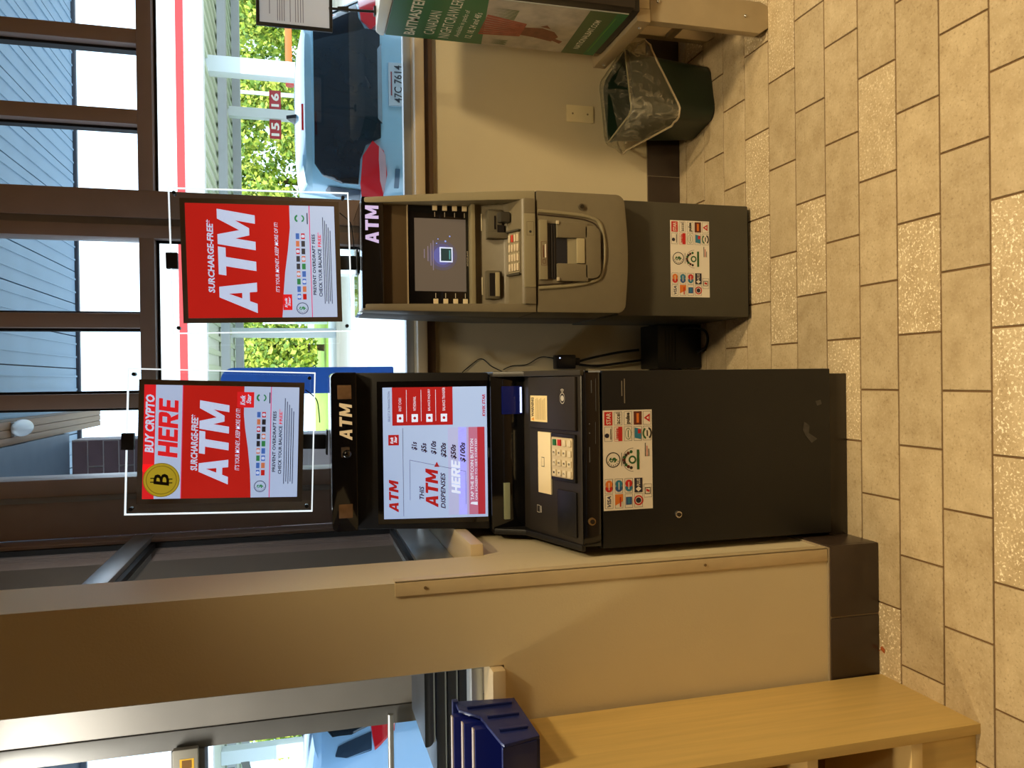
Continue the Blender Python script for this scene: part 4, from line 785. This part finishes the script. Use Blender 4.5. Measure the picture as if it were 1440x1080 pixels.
# black trays stacked behind the porch glass
bt = M('tray_black', s(30, 34, 40), .4); tr_e = M('tray_rim', s(170, 178, 182), .35)
tb = thing('porch_table', (-1.35, 2.42, 0), 'pale metal table in the porch under the stack of black trays', 'table')
box('table_top', -1.85, -.78, 2.24, 2.62, 1.10, 1.128, M('table_pale', s(196, 204, 212), .35, metal=.3), tb, .003)
for x in (-1.82, -.82):
    for y in (2.26, 2.58): box('leg', x, x+.03, y, y+.03, 0, 1.10, alu_m, tb, .003)
for k, (xl, lab) in enumerate(((-1.40, 'lowest and longest black tray of the stack behind the left window glass'), (-1.26, 'second black tray up in the stack behind the left window glass'), (-1.17, 'third black tray up in the stack behind the left window glass'), (-1.07, 'topmost and shortest black tray of the stack behind the left window glass'))):
    z0 = 1.129+.034*k; q_ = thing('tray', ((xl-.8)/2, 2.42, z0), lab, 'tray', 'black trays stacked in the porch')
    prism('tray_rim', rrect(xl+.012, -.802, z0, z0+.0045, .001, 2), 'y', 2.282, 2.558, tr_e, q_, 0); prism('tray_body', rrect(xl, -.80, z0+.0048, z0+.031, .012, 6, (.020, .002, .001, .004)), 'y', 2.28, 2.56, bt, q_, .001)

# ================================================================== OUTSIDE
conc = M('concrete', s(206, 204, 198), .8, var=.08, vscale=.6)
struct(box('pavement', -60, 80, YB+.21, 46, -.12, 0.0, conc, b=0))
struct(box('far_pavement', -60, 120, 90, 200, -.12, 0, conc, b=0))
tag(box('grass_verge', -60, 120, 46.01, 89.9, -.10, 0, M('grass_lime', s(150, 178, 50), .9, var=.25, vscale=1.5), b=0), 'strip of mown lime green grass beyond the forecourt', 'grass', kind='stuff')
struct(box('wall_upper', -3.3, 4.3, YB, YB+.21, 3.101, 3.599, wall_m, b=0))
struct(box('roof_shade_mass', -9, 14, -3.2, 8.15, 3.66, 5.0, M('roof_metal', s(120, 128, 138), .5, metal=.3), b=0))  # unseen roof mass, added at this height to cast the building's shadow outside
sof = struct(box('soffit', -9, 14, YB+.22, 8.15, 3.63, 3.66, M('soffit_dark', s(60, 66, 76), .6), b=0))
spm = M('soffit_panel', s(148, 174, 194), .5, metal=.0, var=.07, vscale=2)
bm = box_bm(-.145, .145, YB+.24, 8.12, 3.604, 3.63); box_bm(-.05, -.035, YB+.24, 8.12, 3.596, 3.604, bm=bm); box_bm(.07, .085, YB+.24, 8.12, 3.596, 3.604, bm=bm)
sp0 = finish(bm, 'soffit_panel', spm, sof)
for k in range(-4, 16):
    if k: c = sp0.copy(); C.objects.link(c); c.parent = sof; c.location = Vector((.30*k, 0, 0))
struct(box('trim_6', -9, 14, 8.15, 8.20, 3.58, 3.72, M('fascia_grey', s(70, 74, 84), .5), b=.004))
# lower entrance canopy and brick pier, seen through the far left upper pane
struct(box('canopy_soffit', -2.3, -.362, YB+.22, 6.55, 3.27, 3.36, M('canopy_grey', s(112, 128, 144), .5, metal=.2, var=.05), b=0))
cw_ = struct(box('canopy_edge', -.360, -.215, YB+.22, 7.6, 3.30, 3.42, M('canopy_frame', s(120, 96, 72), .5), b=0))
for k in range(3): box('plank', -.358+.047*k, -.314+.047*k, YB+.23, 7.59, 3.288, 3.30, M('cedar', s(150, 112, 78), .5, var=.12, vscale=4, stretch=(20, 1, 20)), cw_, .002)
fx = thing('canopy_light', (-.26, 5.5, 3.21), 'white domed lamp under the entrance canopy, top left pane', 'lamp'); sphere('dome', (-.262, 5.5, 3.262), .075, M('dome_white', s(220, 226, 232), .3), fx, (.7, 2.2, .55)); box('mount', -.31, -.22, 5.38, 5.62, 3.27, 3.288, alu_m, fx, .003)
pier = struct(box('brick_pier', -2.3, -.42, 6.61, 6.95, 0, 3.269, M('mortar', s(176, 166, 168), .9), b=0))
bkm = M('dark_brick', s(98, 76, 82), .75, var=.2, vscale=6)
bm = box_bm(-.195, .195, 6.598, 6.612, 0, .098); bev(bm, .003, 1); me = bpy.data.meshes.new('brick'); bm.to_mesh(me); bm.free(); me.materials.append(bkm)
for r in range(14):
    for k in range(4):
        o = bpy.data.objects.new('brick', me); C.objects.link(o); o.parent = pier; o.location = Vector((-.625-.40*k-(.2 if r % 2 else 0), 0, 3.165-.108*r))-origin(pier)
bm = box_bm(-.0955, .0955, 6.598, 6.612, 0, .098); bev(bm, .003, 1); me = bpy.data.meshes.new('half_brick'); bm.to_mesh(me); bm.free(); me.materials.append(bkm)
for r in range(1, 14, 2): o = bpy.data.objects.new('brick', me); C.objects.link(o); o.parent = pier; o.location = Vector((-.5205, 0, 3.165-.108*r))-origin(pier)
# tall blue banner
Fl = thing('banner', (.01, 9.2, 0), 'tall narrow blue banner standing outside, behind the gap between the signs', 'banner')
prism('cloth', rrect(-.13, .165, .55, 2.44, .10, 8, (.02, .02, .14, .02)), 'y', 9.19, 9.21, M('banner_blue', s(30, 92, 176), .6, var=.08), Fl, 0); tube('pole', [(-.12, 9.23, .02), (-.12, 9.23, 2.40)], .012, alu_m, Fl, 8); box('foot', -.25, .25, 9.0, 9.4, 0, .03, black_m, Fl, .004)

# ---- parked hatchback
PROF = [(6.10, .28), (6.02, .45), (5.98, .70), (6.0, .96), (6.04, 1.04), (6.12, 1.16), (6.24, 1.34), (6.34, 1.48), (6.28, 1.535), (6.36, 1.565), (6.9, 1.615), (7.6, 1.60), (8.2, 1.49), (8.85, 1.10), (9.6, .96), (9.80, .62), (9.76, .28)]
def cw2(z): 
    T = [(.0, .80), (.6, .845), (.95, .84), (1.05, .82), (1.3, .75), (1.5, .68), (1.62, .62)]
    for (a, wa), (b_, wb_) in zip(T, T[1:]):
        if z <= b_: return wa+(wb_-wa)*(z-a)/(b_-a)
    return .62
def ysurf(x, z):
    R_ = PROF[1:8]; y = R_[-1][0]
    for (ya, za), (yb, zb) in zip(R_, R_[1:]):
        if za <= z <= zb: y = ya+(yb-ya)*(z-za)/(zb-za); break
    return y+.30*abs(min(1, abs(x)/cw2(z)))**5
CX = 2.235
def car(label, paint, loc=(0, 0, 0), rz=0.0):
    K_ = thing('hatchback_car', (CX, 7.8, 0), label, 'car', 'parked cars')
    bm = bmesh.new(); ns = 17; G = []
    for i, (y, z) in enumerate(PROF):
        row = []
        for j in range(ns):
            t = -1+2*j/(ns-1); t = math.copysign(abs(t)**.75, t); fr2 = .30 if i < 9 else (.12 if i < 12 else .25)
            yy = y+(fr2*abs(t)**5 if y < 7.5 else -fr2*abs(t)**5); zz = z-(.035*abs(t)**4 if z > 1.5 else 0)
            row.append(bm.verts.new((CX+t*cw2(z), yy, zz)))
        G.append(row)
    for a, b_ in zip(G, G[1:]):
        for j in range(ns-1): bm.faces.new((a[j], a[j+1], b_[j+1], b_[j]))
    for j in (0, -1): bm.faces.new([r[j] for r in G])
    bm.faces.new(G[0]+G[-1][::-1])
    finish(bm, 'body', paint, K_, None, True, 50)
    def patch(name, pts, off, mat, parent=K_, cuts=2, off2=0):
        off = off+.012
        bm = bmesh.new(); bm.faces.new([bm.verts.new((x, 0, z)) for x, z in pts])
        x_, z_ = [p_[0] for p_ in pts], [p_[1] for p_ in pts]
        for ax, lo, hi, st_p in (((1, 0, 0), min(x_), max(x_), .05), ((0, 0, 1), min(z_), max(z_), .04)):
            n_ = int((hi-lo)/st_p)
            for k in range(1, n_+1):
                c_ = lo+(hi-lo)*k/(n_+1); bmesh.ops.bisect_plane(bm, geom=list(bm.verts)+list(bm.edges)+list(bm.faces), plane_co=(c_ if ax[0] else 0, 0, c_ if ax[2] else 0), plane_no=ax)
        for v in bm.verts: v.co = Vector((CX+v.co.x, ysurf(v.co.x, v.co.z)-off, v.co.z))
        r_ = bmesh.ops.extrude_face_region(bm, geom=list(bm.faces)); 
        for v in r_['geom']:
            if isinstance(v, bmesh.types.BMVert): v.co.y += .03
        return finish(bm, name, mat, parent, None, True, 40)
    gl = M('car_glass', s(20, 30, 38), .06, var=.5, vscale=3); rdm = M('lamp_red', s(206, 24, 36), .15, coat=.5, emit=.12); rdl = M('lamp_pale', s(226, 190, 196), .15)
    rw = patch('rear_window', [(-.40, .985), (.40, .985), (.44, 1.09), (.54, 1.13), (.70, 1.14), (.675, 1.26), (.61, 1.40), (.52, 1.465), (-.52, 1.465), (-.61, 1.40), (-.675, 1.26), (-.70, 1.14), (-.54, 1.13), (-.44, 1.09)], .006, gl)
    for sgn in (-1, 1):
        L_ = patch('tail_lamp', [(sgn*x, z) for x, z in ((.42, 1.045), (.50, .965), (.66, .935), (.80, .955), (.825, 1.10), (.70, 1.125), (.52, 1.115))], .014, rdm)
        patch('lens', [(sgn*x, z) for x, z in ((.46, 1.0), (.53, .953), (.70, .94), (.78, .955), (.70, .985), (.56, 1.0))], .019, rdl, L_, 1)
        patch('pillar_trim', [(sgn*x, z) for x, z in ((.74, 1.12), (.80, 1.12), (.745, 1.30), (.70, 1.38), (.68, 1.36))], .004, M('pillar_dark', s(44, 64, 84), .2))
    patch('handle_trim', [(-.30, .975), (.30, .975), (.26, 1.005), (-.26, 1.005)], .02, M('car_chrome', s(196, 204, 210), .15, metal=.8), K_, 1)
    pl_ = patch('licence_plate', [(-.16, .80), (.16, .80), (.16, .925), (-.16, .925)], .012, M('plate_white', s(206, 222, 232), .4), K_, 1)
    Pp = Print((CX-.15, ysurf(0, .86)-.0265, .81)); Pp.text('47C 7614', .01, .29, .015, .075, M('plate_ink', s(30, 44, 60), .5), 1, .01); Pp.rect(.06, .24, .09, .10, M('plate_red', s(150, 60, 70), .5)); Pp.build(kind='stuff', name='plate_number', parent=pl_)
    for sgn in (-1, 1): patch('reflector_handle', [(sgn*.62, .84), (sgn*.74, .84), (sgn*.74, .875), (sgn*.62, .875)], .010, M('car_slate', s(70, 110, 140), .2), K_, 1)
    box('stop_lamp', CX-.30, CX-.10, 6.262, 6.29, 1.545, 1.562, M('lamp_red', s(206, 24, 36), .15), K_, .003)
    prism('aerial_fin', [(6.75, 1.60), (6.98, 1.60), (6.80, 1.68)], 'x', CX-.055, CX-.025, M('fin_black', s(24, 28, 36), .3), K_, .004)
    tube('wiper', [(CX-.02, 6.03, 1.06), (CX+.18, 6.10, 1.12), (CX+.42, 6.12, 1.13)], .008, M('wiper_dark', s(40, 46, 52), .4), K_, 6)
    wm_ = M('tyre', s(24, 24, 26), .7)
    for sx in (-.74, .74):
        for y in (6.75, 9.05): wh = cyl('wheel', (CX+sx, y, .31), 'x', .31, .21, wm_, K_, 24); cyl('rim', (CX+sx+math.copysign(.09, sx), y, .31), 'x', .20, .05, alu_m, wh, 16)
    K_.location = Vector(K_.location)+Vector(loc); K_.rotation_euler = (0, 0, rz); return K_
paint = M('silver_blue_paint', s(176, 226, 250), .25, metal=.0, coat=.8)
car('silver blue hatchback parked outside, its tail facing the big window', paint)
car('light blue car parked on the left, seen through the porch door glass', M('light_blue_paint', s(160, 205, 245), .25, coat=.6), (-6.0, -.6, -.02+.02), 1.2)

# ---- filling station canopy, columns, signs, trees
GC = thing('station_canopy', (10, 33, 0), 'white filling station canopy with a red stripe along its edge, in the distance', 'canopy')
wh_ = M('canopy_white', s(226, 226, 224), .5)
box('fascia', -30, 60, 26, 26.5, 4.36, 5.85, wh_, GC, 0); box('stripe', -30, 60, 25.96, 26.0, 4.92, 5.14, M('stripe_red', s(196, 26, 30), .5), GC, 0)
box('deck', -30, 60, 26.5, 41, 4.52, 4.70, M('deck_pale', s(214, 220, 206), .6), GC, 0)
o = boxes('deck_rib', [(-10+.55*k, -9.83+.55*k, 26.5, 41, 4.44, 4.52) for k in range(90)], M('deck_rib', s(196, 206, 178), .6), GC); o['kind'] = 'stuff'
for y, h in ((31.5, .30), (38.4, .34)): box('beam', -30, 60, y, y+.5, 4.44-h, 4.44, M('beam_grey', s(176, 180, 184), .6), GC, 0)
for x, y, wdt in ((10.75, 28.2, .55), (11.9, 36.5, .42), (2.2, 36.5, .42), (-13.5, 30, .5)): box('column', x-wdt/2, x+wdt/2, y, y+wdt, 0, 4.52, M('column_white', s(214, 222, 226), .5), GC, .03)
SR = M('number_red', s(176, 40, 52), .5)
for n_, x in (('16', 12.55), ('15', 11.25)):
    q_ = thing('pump_number', (x, 36.65, 2.25), 'small dark red plate numbered %s, fixed on the %s of the far station column' % ({'16': 'sixteen', '15': 'fifteen'}[n_], 'right side' if x > 12 else 'left side'), 'sign', 'pump numbers'); box('plate', x-.42, x+.42, 36.62, 36.68, 2.25, 2.75, SR, q_, .01)
    P = Print((x-.30, 36.615, 2.33), step=.002); P.text(n_, 0, .60, 0, .34, M('number_white', s(240, 236, 230), .5), 1, .03); P.build('number', q_)
pm_ = thing('light_pole', (16.6, 47.5, 0), 'thin white light pole in front of the trees', 'pole'); cyl('shaft', (16.6, 47.5, 3.0), 'z', .14, 6, wh_, pm_, 10, .09); box('base', 16.3, 16.9, 47.2, 47.8, 0, .4, wh_, pm_, .02)
pm_ = thing('short_white_post', (3.5, 47.6, 0), 'short white post standing before the trees in the middle pane', 'pole'); cyl('shaft', (3.5, 47.6, 1.75), 'z', .13, 3.5, wh_, pm_, 10); cyl('cap', (3.5, 47.6, 3.55), 'z', .2, .12, wh_, pm_, 10)
ob = thing('island_bar_sign', (14.0, 30, 0), 'orange horizontal bar with a red rounded end beyond the parked car', 'bar_sign')  # unidentified orange bar, built as a pump island sign on added posts
box('bar', 11.55, 17, 29.9, 30.1, 1.72, 1.96, M('bar_orange', s(236, 112, 40), .5), ob, .02); cyl('end_cap', (11.2, 30, 1.80), 'x', .16, .75, M('bar_red', s(214, 80, 80), .5), ob, 14); box('post', 11.1, 11.25, 29.95, 30.05, 0, 1.66, M('post_grey', s(110, 120, 128), .5), ob, 0); box('post', 16.5, 16.65, 29.95, 30.05, 0, 1.72, M('post_grey', s(110, 120, 128), .5), ob, 0)
def pump(x, y, label):
    q_ = thing('fuel_pump', (x, y, 0), label, 'fuel pump', 'fuel pumps'); box('body', x-.45, x+.45, y-.3, y+.3, .15, 1.75, M('pump_white', s(222, 224, 226), .45), q_, .03); box('red_panel', x-.46, x+.46, y-.33, y-.3, 1.0, 1.22, M('pump_red', s(208, 44, 40), .45), q_, .01); box('screen', x-.25, x+.25, y-.33, y-.3, 1.30, 1.6, black_g, q_, .01); box('island', x-1.2, x+1.2, y-.6, y+.6, 0, .15, conc, q_, .02); tube('hose', [(x+.5, y-.2, 1.4), (x+.72, y-.2, 1.1), (x+.66, y-.2, .7), (x+.48, y-.2, .9)], .03, black_m, q_, 8, None, 5)
pump(3.35, 22.0, 'white and red fuel pump seen under the right hand sign'); pump(-8.9, 24.0, 'white and red fuel pump far left, seen through the porch door')
lf = [M('leaf_light', s(190, 200, 84), .7, var=.25, vscale=2), M('leaf_dark', s(120, 150, 60), .7, var=.25, vscale=2)]; bark = M('bark', s(92, 74, 54), .9, var=.2)
def tree(x, y, h, r, label, n=4200, mats=(0, 1)):
    q_ = thing('tree', (x, y, 0), label, 'tree', 'trees beyond the station'); tube('trunk', [(x, y, .04), (x+.1, y, h*.4), (x-.1, y, h*.75)], [r*.09, r*.07, r*.03], bark, q_, 8)
    V = []; Fc = []; I = []; cl = [(random.uniform(-.6, .6)*r, random.uniform(-.5, .5)*r, random.uniform(.18, .95)*h, random.uniform(.35, .6)*r) for _ in range(14)]
    for k in range(n):
        cx_, cy_, cz_, cr_ = cl[k % 14]; d = Vector((random.gauss(0, 1), random.gauss(0, 1), random.gauss(0, 1))).normalized()*cr_*random.uniform(.75, 1.05)
        c = Vector((x+cx_, y+cy_, max(.6, cz_+d.z))) + Vector((d.x, d.y, 0)); a = Vector((random.gauss(0, 1), random.gauss(0, 1), random.gauss(0, 1))).normalized(); b_ = a.cross(Vector((random.gauss(0, 1), random.gauss(0, 1), random.gauss(0, 1)))).normalized(); sz = random.uniform(.14, .28)
        i = len(V); V += [c-a*sz, c+b_*sz*.6, c+a*sz, c-b_*sz*.6]; Fc.append((i, i+1, i+2, i+3)); I.append(mats[0] if random.random() < .6 else mats[1])
    me = bpy.data.meshes.new('foliage'); me.from_pydata([tuple(v) for v in V], [], Fc); me.materials.append(lf[0]); me.materials.append(lf[1])
    for p_, i in zip(me.polygons, I): p_.material_index = i
    o = link('foliage', me, q_); o['kind'] = 'stuff'
TR = [(2.2, 52.5, 'yellow green tree in the narrow gap between the two signs'), (6.6, 60, 'yellow green tree hidden mostly by the right hand sign'), (9.6, 52, 'yellow green tree just right of the right hand sign'), (14.6, 60, 'broad tree directly behind the number fifteen plate'), (16.4, 52, 'green tree between the two station columns'), (22.4, 60, 'green tree right of the near station column'), (23.6, 52, 'tree partly hidden by the black framed notice'), (-20.5, 50, 'small tree far left, seen through the porch door glass')]
for x, y, l in TR: tree(x, y, random.uniform(6.4, 7.4), 2.6 if y < 55 else 3.3, l)

# ---- a small rust coloured scrap on the tiles
sx, sy = -.787, 1.905
lf_ = thing('leaf_scrap', (sx, sy, .0006), 'tiny rust brown scrap lying on the floor beside the pillar base', 'scrap')
prism('blade', [(sx-.008, sy-.012), (sx+.004, sy-.014), (sx+.010, sy-.002), (sx+.004, sy+.004), (sx-.002, sy+.002)], 'z', .0006, .002, M('rust', s(168, 84, 34), .7, var=.2, vscale=90), lf_, 0); tube('stem', [(sx-.001, sy+.002, .002), (sx-.006, sy+.008, .003), (sx-.004, sy+.014, .002)], .001, M('rust', s(168, 84, 34), .7), lf_, 6)
# ---- front of the bait cooler, turned away from the photograph's view
box('glass_door', 1.235, 1.765, 2.366, 2.3745, .60, 1.25, black_g, F, .004); tube('handle', [(1.28, 2.365, .85), (1.28, 2.335, .86), (1.28, 2.335, 1.04), (1.28, 2.365, 1.05)], .008, alu_m, F, 8)
